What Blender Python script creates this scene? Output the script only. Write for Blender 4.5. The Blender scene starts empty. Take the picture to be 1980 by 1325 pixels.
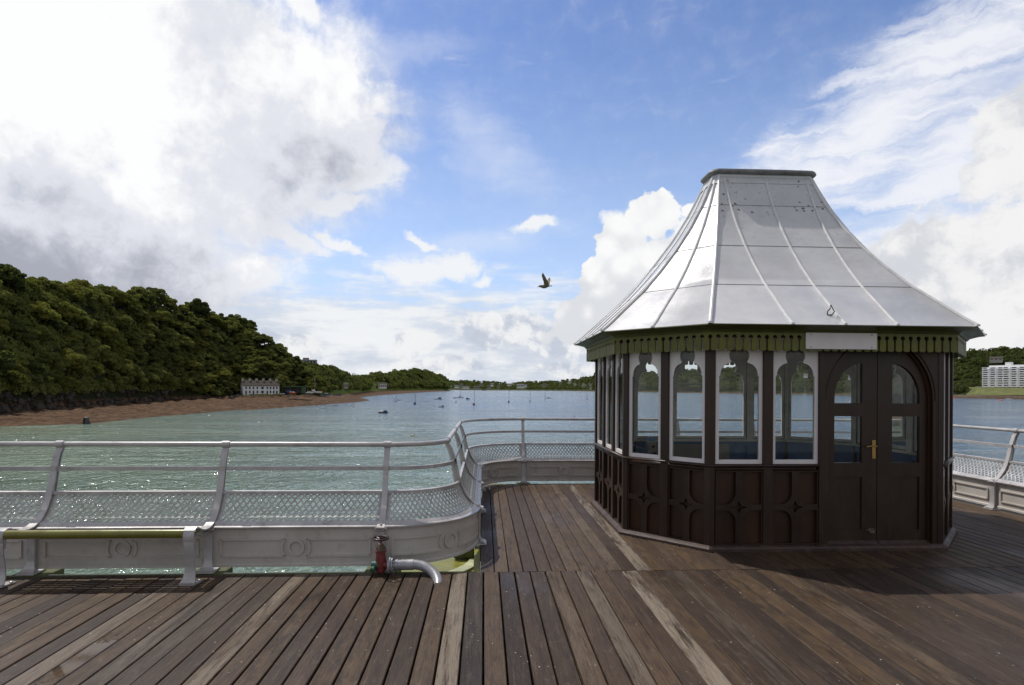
import bpy, math, random
import numpy as np
from mathutils import Vector, geometry
random.seed(7)
R = math.radians
sc = bpy.context.scene
COL = sc.collection

# ------------------------------------------------------------------ camera
EYE, YAW, FPX, ROLL = 1.62, R(2.85), 1100.0, 0.006
cam_d = bpy.data.cameras.new('camera')
cam = bpy.data.objects.new('camera', cam_d)
COL.objects.link(cam)
cam_d.sensor_width = 36.0
cam_d.lens = 36.0 * FPX / 1980.0
cam_d.shift_y = 90.0 / 1980.0
cam_d.clip_start, cam_d.clip_end = 0.05, 60000
from mathutils import Matrix
cam.matrix_world = (Matrix.Translation((0, 0, EYE)) @ Matrix.Rotation(-YAW, 4, 'Z')
                    @ Matrix.Rotation(R(90), 4, 'X') @ Matrix.Rotation(ROLL, 4, 'Z'))
sc.camera = cam
sc.view_settings.view_transform = 'Standard'
sc.view_settings.look = 'None'
sc.view_settings.exposure = 0.0
sc.view_settings.gamma = 1.0


def kk_(px):
    return math.hypot(FPX, px - 990) / FPX


def ray(px, py):
    a, b = px - 990.0, py - 752.5
    a2 = a * math.cos(ROLL) + b * math.sin(ROLL)
    b2 = -a * math.sin(ROLL) + b * math.cos(ROLL)
    x, z = a2 / FPX, -b2 / FPX
    c, s = math.cos(YAW), math.sin(YAW)
    return Vector((x * c + s, -x * s + c, z))


def at(px, py, z=None, D=None):
    """a surveyed point: on height z, or at ground distance D"""
    w = ray(px, py)
    t = (z - EYE) / w.z if z is not None else D / math.hypot(w.x, w.y)
    return Vector((w.x * t, w.y * t, EYE + w.z * t))


def az(px):
    w = ray(px, 752)
    return math.atan2(w.x, w.y)


# ------------------------------------------------------------------ sun
SUN = Vector((-0.46, 0.43, 1.0)).normalized()
sl = bpy.data.lights.new('sun', 'SUN')
sl.energy = 3.6
sl.angle = R(0.6)
sl.color = (1.0, 0.95, 0.87)
so = bpy.data.objects.new('sun', sl)
COL.objects.link(so)
so.rotation_euler = SUN.to_track_quat('Z', 'Y').to_euler()
so.location = (0, 0, 30)
SUN_EL = math.asin(SUN.z)
SUN_ROT = math.atan2(SUN.x, SUN.y)


# ------------------------------------------------------------------ node helper
class NT:
    def __init__(s, tree):
        s.t = tree
        s.n = tree.nodes
        s.l = tree.links

    def new(s, kind, **kw):
        n = s.n.new(kind)
        for k, v in kw.items():
            setattr(n, k, v)
        return n

    def put(s, sock, v):
        if v is None:
            return
        if hasattr(v, 'node'):
            s.l.new(v, sock)
        else:
            sock.default_value = v

    def math(s, op, a, b=None, c=None, clamp=False):
        n = s.new('ShaderNodeMath', operation=op, use_clamp=clamp)
        s.put(n.inputs[0], a)
        if b is not None:
            s.put(n.inputs[1], b)
        if c is not None:
            s.put(n.inputs[2], c)
        return n.outputs[0]

    def vmath(s, op, a, b=None, scale=None):
        n = s.new('ShaderNodeVectorMath', operation=op)
        s.put(n.inputs[0], a)
        if b is not None:
            s.put(n.inputs[1], b)
        if scale is not None:
            s.put(n.inputs['Scale'], scale)
        return n.outputs[0]

    def mapping(s, v, loc=(0, 0, 0), rot=(0, 0, 0), scale=(1, 1, 1), kind='POINT'):
        n = s.new('ShaderNodeMapping', vector_type=kind)
        s.put(n.inputs['Vector'], v)
        n.inputs['Location'].default_value = loc
        n.inputs['Rotation'].default_value = rot
        n.inputs['Scale'].default_value = scale
        return n.outputs[0]

    def noise(s, v, scale=5.0, detail=4.0, rough=0.5, dist=0.0, col=False):
        n = s.new('ShaderNodeTexNoise')
        s.put(n.inputs['Vector'], v)
        n.inputs['Scale'].default_value = scale
        n.inputs['Detail'].default_value = detail
        n.inputs['Roughness'].default_value = rough
        n.inputs['Distortion'].default_value = dist
        return n.outputs['Color' if col else 'Fac']

    def smooth(s, v, lo, hi, a=0.0, b=1.0):
        n = s.new('ShaderNodeMapRange', interpolation_type='SMOOTHSTEP')
        s.put(n.inputs[0], v)
        n.inputs[1].default_value = lo
        n.inputs[2].default_value = hi
        n.inputs[3].default_value = a
        n.inputs[4].default_value = b
        return n.outputs[0]

    def mix(s, f, a, b, blend='MIX'):
        n = s.new('ShaderNodeMix', data_type='RGBA', blend_type=blend)
        s.put(n.inputs[0], f)
        for sock, v in ((n.inputs[6], a), (n.inputs[7], b)):
            if not hasattr(v, 'node'):
                v = tuple(v) + (1.0,) if len(v) == 3 else v
            s.put(sock, v)
        return n.outputs[2]

    def bump(s, h, strength=0.3, dist=0.01, normal=None):
        n = s.new('ShaderNodeBump')
        n.inputs['Strength'].default_value = strength
        n.inputs['Distance'].default_value = dist
        s.put(n.inputs['Height'], h)
        if normal is not None:
            s.put(n.inputs['Normal'], normal)
        return n.outputs[0]


# ------------------------------------------------------------------ sky
world = bpy.data.worlds.new('World')
sc.world = world
world.use_nodes = True
W = NT(world.node_tree)
W.n.clear()
out = W.new('ShaderNodeOutputWorld')
bg = W.new('ShaderNodeBackground')
bg.inputs['Strength'].default_value = 0.1
W.l.new(bg.outputs[0], out.inputs[0])
nish = W.new('ShaderNodeTexSky', sky_type='NISHITA')
nish.sun_disc = False
nish.sun_elevation = SUN_EL
nish.sun_rotation = SUN_ROT
nish.altitude = 0
nish.air_density = 1.0
nish.dust_density = 0.6
nish.ozone_density = 2.0
geo = W.new('ShaderNodeTexCoord')
gen = geo.outputs['Generated']
sep = W.new('ShaderNodeSeparateXYZ')
W.l.new(gen, sep.inputs[0])
A = W.math('ARCTAN2', sep.outputs[0], sep.outputs[1])
EL = W.math('ARCSINE', sep.outputs[2])
cmb = W.new('ShaderNodeCombineXYZ')
W.l.new(A, cmb.inputs[0])
W.l.new(EL, cmb.inputs[1])
P0 = cmb.outputs[0]          # azimuth, elevation in radians


def ae(px, py):
    w = ray(px, py).normalized()
    return math.atan2(w.x, w.y), math.asin(w.z)


def blob(P, px, py, rx, ry, ang=0.0):
    """soft ellipse in the sky, 1 at its middle and 0 at its rim (degrees of arc / 17 per 100 units)"""
    a, e = ae(px, py)
    k = math.hypot(1.0, abs(px - 990) / FPX)
    m = W.mapping(P, loc=(a, e, 0), rot=(0, 0, R(ang)), scale=(rx / FPX / k ** 1.2, ry / FPX / k, 1), kind='TEXTURE')
    g = W.new('ShaderNodeTexGradient', gradient_type='SPHERICAL')
    W.l.new(m, g.inputs[0])
    return g.outputs['Fac']


def union(*bs):
    r = bs[0]
    for b in bs[1:]:
        r = W.math('SMOOTH_MAX', r, b, 0.25)
    return r


def warp(amp, scale, detail=4, rough=0.6, stretch=(1, 1, 1), ang=0.0):
    v = W.mapping(P0, rot=(0, 0, R(ang)), scale=stretch)
    c = W.noise(v, scale, detail, rough, col=True)
    c = W.vmath('SUBTRACT', c, (0.5, 0.5, 0.5))
    c = W.vmath('SCALE', c, scale=amp)
    return W.vmath('ADD', P0, c)


Pw = warp(0.16, 5.0, 6, 0.6)          # billows
Ps = warp(0.05, 16.0, 6, 0.6)         # puffs
fb = W.noise(Pw, 7.0, 8, 0.55)
fine = W.noise(Ps, 22.0, 8, 0.6)
fbs = W.math('SUBTRACT', fb, 0.5)
fis = W.math('SUBTRACT', fine, 0.5)
hz = W.noise(W.mapping(P0, scale=(1.0, 5.0, 1.0)), 6.0, 8, 0.6)      # long flat streaks
hzs = W.math('SUBTRACT', hz, 0.5)
# wind-combed cirrus rising to the right
Pc = W.mapping(Ps, rot=(0, 0, R(-27)), scale=(1.0, 6.5, 1.0))
cir = W.noise(Pc, 5.0, 9, 0.62, 0.6)
cirs = W.math('SUBTRACT', cir, 0.5)

SKY = W.mix(W.smooth(EL, 0.0, 0.62, 0.60, 0.0), nish.outputs[0], (7.2, 8.0, 8.0))
SKY = W.mix(1.0, SKY, (0.98, 1.10, 1.40), 'MULTIPLY')



def gate(m, n, lo=0.03, hi=0.34):
    return W.math('ADD', m, W.math('MULTIPLY', n, W.smooth(m, lo, hi)))


# --- 4: streaked high cloud at the upper right
m4 = union(blob(Pw, 1700, 260, 520, 150, 30), blob(Pw, 1880, 90, 480, 130, 27), blob(Pw, 1560, 330, 260, 120, 25),
           blob(Pw, 1900, 300, 380, 210, 25), blob(Pw, 1800, 480, 360, 220, 10), blob(Pw, 2250, 200, 500, 400, 0))
d4 = gate(m4, W.math('ADD', W.math('MULTIPLY', cirs, 1.7), W.math('MULTIPLY', fis, 0.12)))
a4 = W.smooth(d4, 0.08, 1.02, 0.0, 0.95)
SKY = W.mix(a4, SKY, (9.0, 9.1, 9.6))
# --- faint veils in the blue
m0 = union(blob(Pw, 950, 300, 230, 90, -30), blob(Pw, 760, 90, 260, 60, 5), blob(Pw, 900, 480, 350, 60, 15))
a0 = W.smooth(gate(m0, W.math('MULTIPLY', cirs, 0.8)), 0.15, 1.0, 0.0, 0.30)
SKY = W.mix(a0, SKY, (8.6, 8.9, 9.6))
# --- 2: bank of thin cloud above the horizon
m2 = W.smooth(EL, 0.02, 0.30, 1.0, 0.0)
d2 = W.math('ADD', m2, W.math('MULTIPLY', hzs, 1.5))
d2 = W.math('ADD', d2, W.math('MULTIPLY', fbs, 0.5))
a2 = W.smooth(d2, 0.18, 0.75, 0.0, 0.95)
c2 = W.mix(W.smooth(W.math('ADD', hz, W.math('MULTIPLY', fbs, 0.8)), 0.35, 0.62), (6.2, 6.7, 7.6), (8.9, 9.0, 9.1))
SKY = W.mix(a2, SKY, c2)
# --- small ragged clouds
m6 = union(blob(Ps, 800, 522, 130, 36, 3), blob(Ps, 880, 512, 70, 40, 0), blob(Ps, 1035, 431, 70, 20, 8),
           blob(Ps, 560, 452, 150, 26, -12), blob(Ps, 650, 465, 90, 16, -22), blob(Ps, 820, 468, 55, 12, -20),
           blob(Ps, 590, 10, 60, 34, -20), blob(Ps, 470, 540, 190, 50, 22), blob(Ps, 640, 400, 120, 22, 12), blob(Ps, 700, 350, 140, 40, 20), blob(Ps, 932, 540, 34, 16, 5), blob(Ps, 1190, 420, 40, 20, 0))
d6 = gate(m6, W.math('ADD', W.math('MULTIPLY', cirs, 0.7), W.math('MULTIPLY', fis, 0.9)))
a6 = W.smooth(d6, 0.14, 0.62, 0.0, 0.92)
SKY = W.mix(a6, SKY, (9.2, 9.3, 9.4))
# --- low grey-bellied clumps over the water
m7 = union(blob(Ps, 800, 668, 80, 40, 15), blob(Ps, 980, 640, 160, 66, 3), blob(Ps, 1090, 655, 140, 60, 3),
           blob(Ps, 850, 705, 150, 26, 0), blob(Ps, 1100, 715, 120, 26, 0), blob(Ps, 590, 670, 70, 44, -30),
           blob(Ps, 525, 650, 40, 24, -30))
d7 = gate(m7, fis)
a7 = W.smooth(d7, 0.30, 0.52, 0.0, 0.85)
s7 = W.noise(W.vmath('ADD', Ps, (0.012, 0.016, 0)), 16.0, 6, 0.55)
c7 = W.mix(W.smooth(W.math('ADD', W.math('SUBTRACT', fine, s7), W.math('MULTIPLY', fbs, 0.8)), -0.14, 0.12),
           (5.4, 5.9, 6.9), (8.9, 8.95, 9.0))
SKY = W.mix(a7, SKY, c7)
# --- 5: greyer heaps low on the right
m5 = union(blob(Pw, 1850, 560, 330, 200, 0), blob(Pw, 1990, 300, 150, 200, 0), blob(Pw, 2150, 480, 400, 300, 0),
           blob(Pw, 1700, 620, 300, 160, 0))
d5 = gate(m5, W.math('MULTIPLY', fis, 0.85))
a5 = W.smooth(d5, 0.26, 0.42, 0.0, 0.95)
c5 = W.mix(W.smooth(W.math('ADD', fb, W.math('MULTIPLY', fis, 0.7)), 0.36, 0.60), (6.5, 6.7, 7.1), (9.1, 9.0, 9.0))
SKY = W.mix(a5, SKY, c5)
# --- 3: tower of cumulus behind the kiosk
vor = W.new('ShaderNodeTexVoronoi', feature='SMOOTH_F1')
W.l.new(Ps, vor.inputs['Vector'])
vor.inputs['Scale'].default_value = 24.0
vor.inputs['Smoothness'].default_value = 0.6
puff = W.math('SUBTRACT', 0.45, vor.outputs['Distance'])
m3 = union(blob(Ps, 1262, 420, 75, 78, 0), blob(Ps, 1205, 470, 80, 84, 0), blob(Ps, 1185, 560, 105, 105, 0),
           blob(Ps, 1300, 560, 190, 210, 0), blob(Ps, 1130, 605, 80, 60, 0), blob(Ps, 1420, 560, 240, 180, 0),
           blob(Ps, 1200, 650, 220, 60, 0))
d3 = gate(m3, W.math('ADD', W.math('MULTIPLY', puff, 0.55), W.math('MULTIPLY', fis, 0.5)), 0.05, 0.3)
a3 = W.smooth(d3, 0.30, 0.37)
sh3 = W.math('ADD', W.math('MULTIPLY', puff, 0.7), W.math('MULTIPLY', fbs, 0.6))
sh3 = W.math('ADD', sh3, W.smooth(EL, 0.08, 0.30, -0.22, 0.22))
c3 = W.mix(W.smooth(sh3, -0.18, 0.22), (7.2, 7.4, 7.8), (9.7, 9.7, 9.7))
SKY = W.mix(a3, SKY, c3)
# --- 1: the big cloud mass filling the left
m1 = union(blob(Pw, 120, 150, 620, 420, 0), blob(Pw, 520, 230, 330, 260, 0), blob(Pw, 640, 210, 190, 190, 0),
           blob(Pw, 220, 480, 400, 240, 0), blob(Ps, 560, 300, 180, 110, 0), blob(Pw, -300, 300, 700, 600, 0), blob(Pw, 420, 380, 300, 170, 0),
           blob(Pw, 380, 60, 330, 200, 0))
d1 = gate(m1, W.math('ADD', W.math('MULTIPLY', fis, 0.55), W.math('MULTIPLY', cirs, 0.3)))
a1 = W.smooth(d1, 0.06, 0.58, 0.0, 0.985)
f1 = W.noise(Pw, 4.0, 7, 0.5)
lit = W.math('ADD', W.math('MULTIPLY', W.math('SUBTRACT', f1, 0.5), 3.2), W.math('MULTIPLY', fis, 1.3))
lit = W.math('ADD', lit, W.smooth(EL, 0.10, 0.62, -0.15, 0.26))
lit = W.math('ADD', lit, W.math('MULTIPLY', blob(P0, 60, 150, 520, 420, 0), 0.45))
lit = W.math('SUBTRACT', lit, W.math('MULTIPLY', blob(Pw, 20, 500, 200, 130, 0), 0.35))
lit = W.math('ADD', lit, W.math('MULTIPLY', blob(Ps, 250, 350, 170, 90, -30), 0.35))
lit = W.math('ADD', lit, W.math('MULTIPLY', blob(Ps, 640, 170, 150, 120, 0), 0.4))
lit = W.math('SUBTRACT', lit, W.math('MULTIPLY', blob(P0, 470, 330, 260, 190, -25), 0.10))
lit = W.math('SUBTRACT', lit, W.math('MULTIPLY', blob(Pw, 220, 570, 460, 120, -4), 0.80))
c1 = W.mix(W.smooth(lit, -0.95, -0.02), (3.9, 4.1, 4.8), (7.7, 7.9, 8.5))
c1 = W.mix(W.smooth(lit, -0.05, 0.55), c1, (10.0, 10.0, 10.0))
SKY = W.mix(a1, SKY, c1)
# --- broken cloud, out of view overhead and behind, added to neutralise the blue ambient light
m8 = W.math('MAXIMUM', W.smooth(EL, 0.66, 0.95), W.smooth(W.math('ABSOLUTE', A), 1.0, 1.35))
a8 = W.math('MULTIPLY', m8, W.smooth(W.noise(gen, 3.0, 5, 0.55), 0.36, 0.56, 0.15, 0.9))
SKY = W.mix(a8, SKY, (5.4, 5.2, 5.0))
W.l.new(SKY, bg.inputs['Color'])


# ------------------------------------------------------------------ materials
MATS = {}


def mat(name, color=(0.5, 0.5, 0.5), rough=0.5, metal=0.0, var=0.0, vscale=4.0, bump=0.0, bscale=60.0, spec=0.5,
        dirt=None, dscale=3.0, damt=0.4, stretch=(1, 1, 1)):
    m = bpy.data.materials.new(name)
    m.use_nodes = True
    N = NT(m.node_tree)
    p = N.n['Principled BSDF']
    p.inputs['Roughness'].default_value = rough
    p.inputs['Metallic'].default_value = metal
    p.inputs['Specular IOR Level'].default_value = spec
    tc = N.new('ShaderNodeTexCoord').outputs['Object']
    v = N.mapping(tc, scale=stretch)
    col = tuple(color) + (1,)
    if var:
        nz = N.noise(v, vscale, 6, 0.6)
        hi = tuple(min(1, c * (1 + var)) for c in color)
        lo = tuple(c * (1 - var) for c in color)
        col = N.mix(N.smooth(nz, 0.3, 0.7), lo, hi)
        N.put(p.inputs['Roughness'], N.smooth(nz, 0.2, 0.8, rough * 0.8, min(1, rough * 1.25)))
    if dirt:
        nz2 = N.noise(v, dscale, 8, 0.7)
        col = N.mix(N.smooth(nz2, 0.5, 0.78, 0.0, damt), col, dirt)
    N.put(p.inputs['Base Color'], col)
    if bump:
        N.put(p.inputs['Normal'], N.bump(N.noise(v, bscale, 4, 0.6), bump, 0.004))
    MATS[name] = m
    return m


silver = mat('silver_paint', (0.44, 0.425, 0.42), 0.34, 0.15, 0.14, 5, 0.4, 45, dirt=(0.17, 0.12, 0.085), dscale=9, damt=0.7)
skirtm = mat('dull_silver_paint', (0.50, 0.465, 0.425), 0.5, 0.05, 0.10, 3, 0.3, 60, dirt=(0.17, 0.14, 0.11), dscale=6, damt=0.6)
brown = mat('brown_gloss_paint', (0.030, 0.0150, 0.0085), 0.40, 0, 0.35, 3, 0.5, 30, 0.4, stretch=(1, 1, 0.25), dirt=(0.10, 0.06, 0.05), dscale=9, damt=0.25)
brown2 = mat('red_brown_panel_paint', (0.038, 0.0155, 0.0065), 0.45, 0, 0.35, 3, 0.4, 30, 0.35, stretch=(1, 1, 0.3))
plinthm = mat('worn_brown_paint', (0.045, 0.024, 0.018), 0.55, 0, 0.4, 8, 0.5, 25, dirt=(0.15, 0.11, 0.09), dscale=14, damt=0.5)
white = mat('white_gloss_paint', (0.74, 0.70, 0.69), 0.4, 0, 0.04, 5, 0.1, 40, dirt=(0.45, 0.42, 0.38), dscale=7, damt=0.25)
inner = mat('weathered_grey_paint', (0.74, 0.70, 0.62), 0.6, 0, 0.15, 5, 0.2, 40, dirt=(0.3, 0.27, 0.22), dscale=6, damt=0.5)
bluem = mat('blue_dado_paint', (0.09, 0.18, 0.36), 0.5, 0, 0.15, 5)
beige = mat('cream_board', (0.33, 0.31, 0.26), 0.6, 0, 0.08, 4)
green = mat('olive_green_paint', (0.125, 0.122, 0.016), 0.5, 0, 0.25, 9, 0.3, 40, dirt=(0.10, 0.11, 0.05), dscale=10, damt=0.5)
greenb = mat('dark_green_cornice_paint', (0.070, 0.078, 0.018), 0.5, 0, 0.2, 9, 0.3, 40, dirt=(0.06, 0.08, 0.07), dscale=7, damt=0.5)
seatg = mat('glossy_olive_seat_paint', (0.155, 0.145, 0.022), 0.28, 0, 0.15, 6, 0.1, 30)
lime = mat('yellow_green_girder_paint', (0.17, 0.165, 0.018), 0.4, 0, 0.25, 3, 0.2, 20, dirt=(0.25, 0.30, 0.22), dscale=4, damt=0.8)
palegr = mat('pale_green_girder_paint', (0.36, 0.38, 0.24), 0.5, 0, 0.25, 5, 0.2, 20, dirt=(0.30, 0.27, 0.2), dscale=6, damt=0.9)
mossy = mat('mossy_timber', (0.075, 0.085, 0.018), 0.8, 0, 0.4, 14, 0.8, 30, dirt=(0.03, 0.025, 0.015), dscale=9, damt=0.8)
redp = mat('faded_red_iron_paint', (0.17, 0.022, 0.022), 0.45, 0, 0.3, 20, 0.6, 60, dirt=(0.16, 0.09, 0.07), dscale=25, damt=0.8)
rusty = mat('rusty_iron', (0.13, 0.085, 0.06), 0.7, 0.2, 0.4, 30, 0.8, 80)
dkred = mat('dark_maroon_iron', (0.03, 0.012, 0.012), 0.3, 0.2, 0.3, 20, 0.4, 60)
verd = mat('green_brass', (0.03, 0.10, 0.07), 0.5, 0.4, 0.4, 20)
galv = mat('galvanised_pipe', (0.34, 0.34, 0.36), 0.36, 0.4, 0.15, 12, 0.3, 60, dirt=(0.16, 0.12, 0.10), dscale=14, damt=0.6)
brass = mat('brass', (0.42, 0.27, 0.10), 0.3, 1.0, 0.1, 20)
black = mat('black_iron', (0.02, 0.02, 0.02), 0.4)
orange = mat('orange_plastic', (0.7, 0.12, 0.03), 0.4)
screwm = mat('screw_steel', (0.3, 0.3, 0.3), 0.3, 0.9)
stonew = mat('white_render', (0.82, 0.81, 0.80), 0.8, 0, 0.05, 0.5)
greyw = mat('grey_render', (0.30, 0.29, 0.28), 0.8, 0, 0.1, 0.5)
slate = mat('slate_roof', (0.075, 0.062, 0.052), 0.8, 0, 0.2, 0.6, spec=0.15)
stack = mat('cream_chimney_render', (0.40, 0.36, 0.31), 0.8, 0, 0.15, 0.8)
winm = mat('dark_window', (0.03, 0.035, 0.045), 0.15)
hullw = mat('white_hull', (0.68, 0.68, 0.66), 0.3)
hullb = mat('blue_hull', (0.02, 0.045, 0.14), 0.3)
hulld = mat('dark_hull', (0.03, 0.03, 0.035), 0.3)
canv = mat('blue_canvas', (0.03, 0.06, 0.22), 0.7)
mastm = mat('mast_alloy', (0.30, 0.29, 0.28), 0.35, 0.6)
teak = mat('brown_teak', (0.22, 0.09, 0.04), 0.5)
shedg = mat('green_shed_sheet', (0.05, 0.11, 0.045), 0.6, 0, 0.2, 0.4)
rockm = mat('dark_shore_rock', (0.060, 0.050, 0.041), 0.95, 0, 0.5, 0.35, 0.0, 1, 0.1, dirt=(0.03, 0.035, 0.015), dscale=0.5, damt=0.9)
wallm = mat('old_sea_wall', (0.11, 0.095, 0.08), 0.9, 0, 0.4, 0.8, 0, 1, dirt=(0.04, 0.05, 0.02), dscale=0.4, damt=0.8)
barkm = mat('bark', (0.09, 0.07, 0.05), 0.9, 0, 0.3, 2)


def glass_mat():
    m = bpy.data.materials.new('window_glass')
    m.use_nodes = True
    N = NT(m.node_tree)
    N.n.clear()
    o = N.new('ShaderNodeOutputMaterial')
    tr = N.new('ShaderNodeBsdfTransparent')
    tr.inputs[0].default_value = (0.90, 0.92, 0.91, 1)
    gl = N.new('ShaderNodeBsdfGlossy')
    gl.inputs['Roughness'].default_value = 0.03
    tc = N.new('ShaderNodeTexCoord').outputs['Object']
    N.put(gl.inputs['Normal'], N.bump(N.noise(tc, 3.0, 2, 0.5), 0.03, 0.02))
    fr = N.new('ShaderNodeFresnel')
    fr.inputs[0].default_value = 1.5
    mx = N.new('ShaderNodeMixShader')
    N.put(mx.inputs[0], N.math('ADD', fr.outputs[0], N.smooth(N.noise(tc, 4, 6, 0.7), 0.5, 0.8, 0.0, 0.05)))
    N.l.new(tr.outputs[0], mx.inputs[1])
    N.l.new(gl.outputs[0], mx.inputs[2])
    N.l.new(mx.outputs[0], o.inputs[0])
    return m


glass = glass_mat()


def roof_mat():
    m = bpy.data.materials.new('painted_zinc_sheet')
    m.use_nodes = True
    N = NT(m.node_tree)
    p = N.n['Principled BSDF']
    tc = N.new('ShaderNodeTexCoord').outputs['Object']
    n1 = N.noise(tc, 2.2, 6, 0.6)
    st = N.noise(N.mapping(tc, scale=(14, 14, 1.1)), 2.0, 5, 0.65)
    col = N.mix(N.smooth(n1, 0.3, 0.7), (0.53, 0.53, 0.545), (0.62, 0.62, 0.63))
    sepz = N.new('ShaderNodeSeparateXYZ')
    N.l.new(tc, sepz.inputs[0])
    high = N.smooth(sepz.outputs[2], 2.7, 4.2)
    col = N.mix(N.math('MULTIPLY', N.smooth(st, 0.52, 0.74), N.math('MULTIPLY', high, 0.5)), col, (0.36, 0.34, 0.33))
    col = N.mix(N.math('MULTIPLY', N.smooth(st, 0.30, 0.22), N.math('MULTIPLY', high, 0.45)), col, (0.70, 0.66, 0.58))
    vo = N.new('ShaderNodeTexVoronoi')
    N.l.new(N.vmath('ADD', tc, N.vmath('SCALE', N.noise(tc, 30, 3, 0.6, col=True), scale=0.05)), vo.inputs['Vector'])
    vo.inputs['Scale'].default_value = 13.0
    sp = N.math('MULTIPLY', N.smooth(vo.outputs['Distance'], 0.26, 0.14), N.smooth(N.noise(tc, 3.0, 3, 0.6), 0.54, 0.60))
    sp = N.math('MULTIPLY', sp, N.smooth(sepz.outputs[2], 3.2, 3.8))
    near = N.vmath('DISTANCE', tc, (-0.43, -0.42, 3.93))
    near = near.node.outputs['Value']
    sp2 = N.math('MULTIPLY', N.smooth(vo.outputs['Distance'], 0.27, 0.17), N.smooth(near, 0.55, 0.15))
    sp2 = N.math('MULTIPLY', sp2, N.smooth(N.noise(tc, 9.0, 3, 0.6), 0.46, 0.52))
    sp = N.math('MAXIMUM', sp, sp2)
    col = N.mix(sp, col, (0.09, 0.06, 0.04))
    N.put(p.inputs['Base Color'], col)
    N.put(p.inputs['Roughness'], N.smooth(n1, 0.3, 0.7, 0.30, 0.42))
    p.inputs['Metallic'].default_value = 0.2
    dent = N.math('ADD', N.noise(tc, 3.5, 3, 0.5), N.math('MULTIPLY', N.noise(tc, 16, 4, 0.6), 0.12))
    N.put(p.inputs['Normal'], N.bump(dent, 0.35, 0.03))
    return m


zinc = roof_mat()


PITCH, Y_SPLIT = 0.137, 5.035


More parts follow.
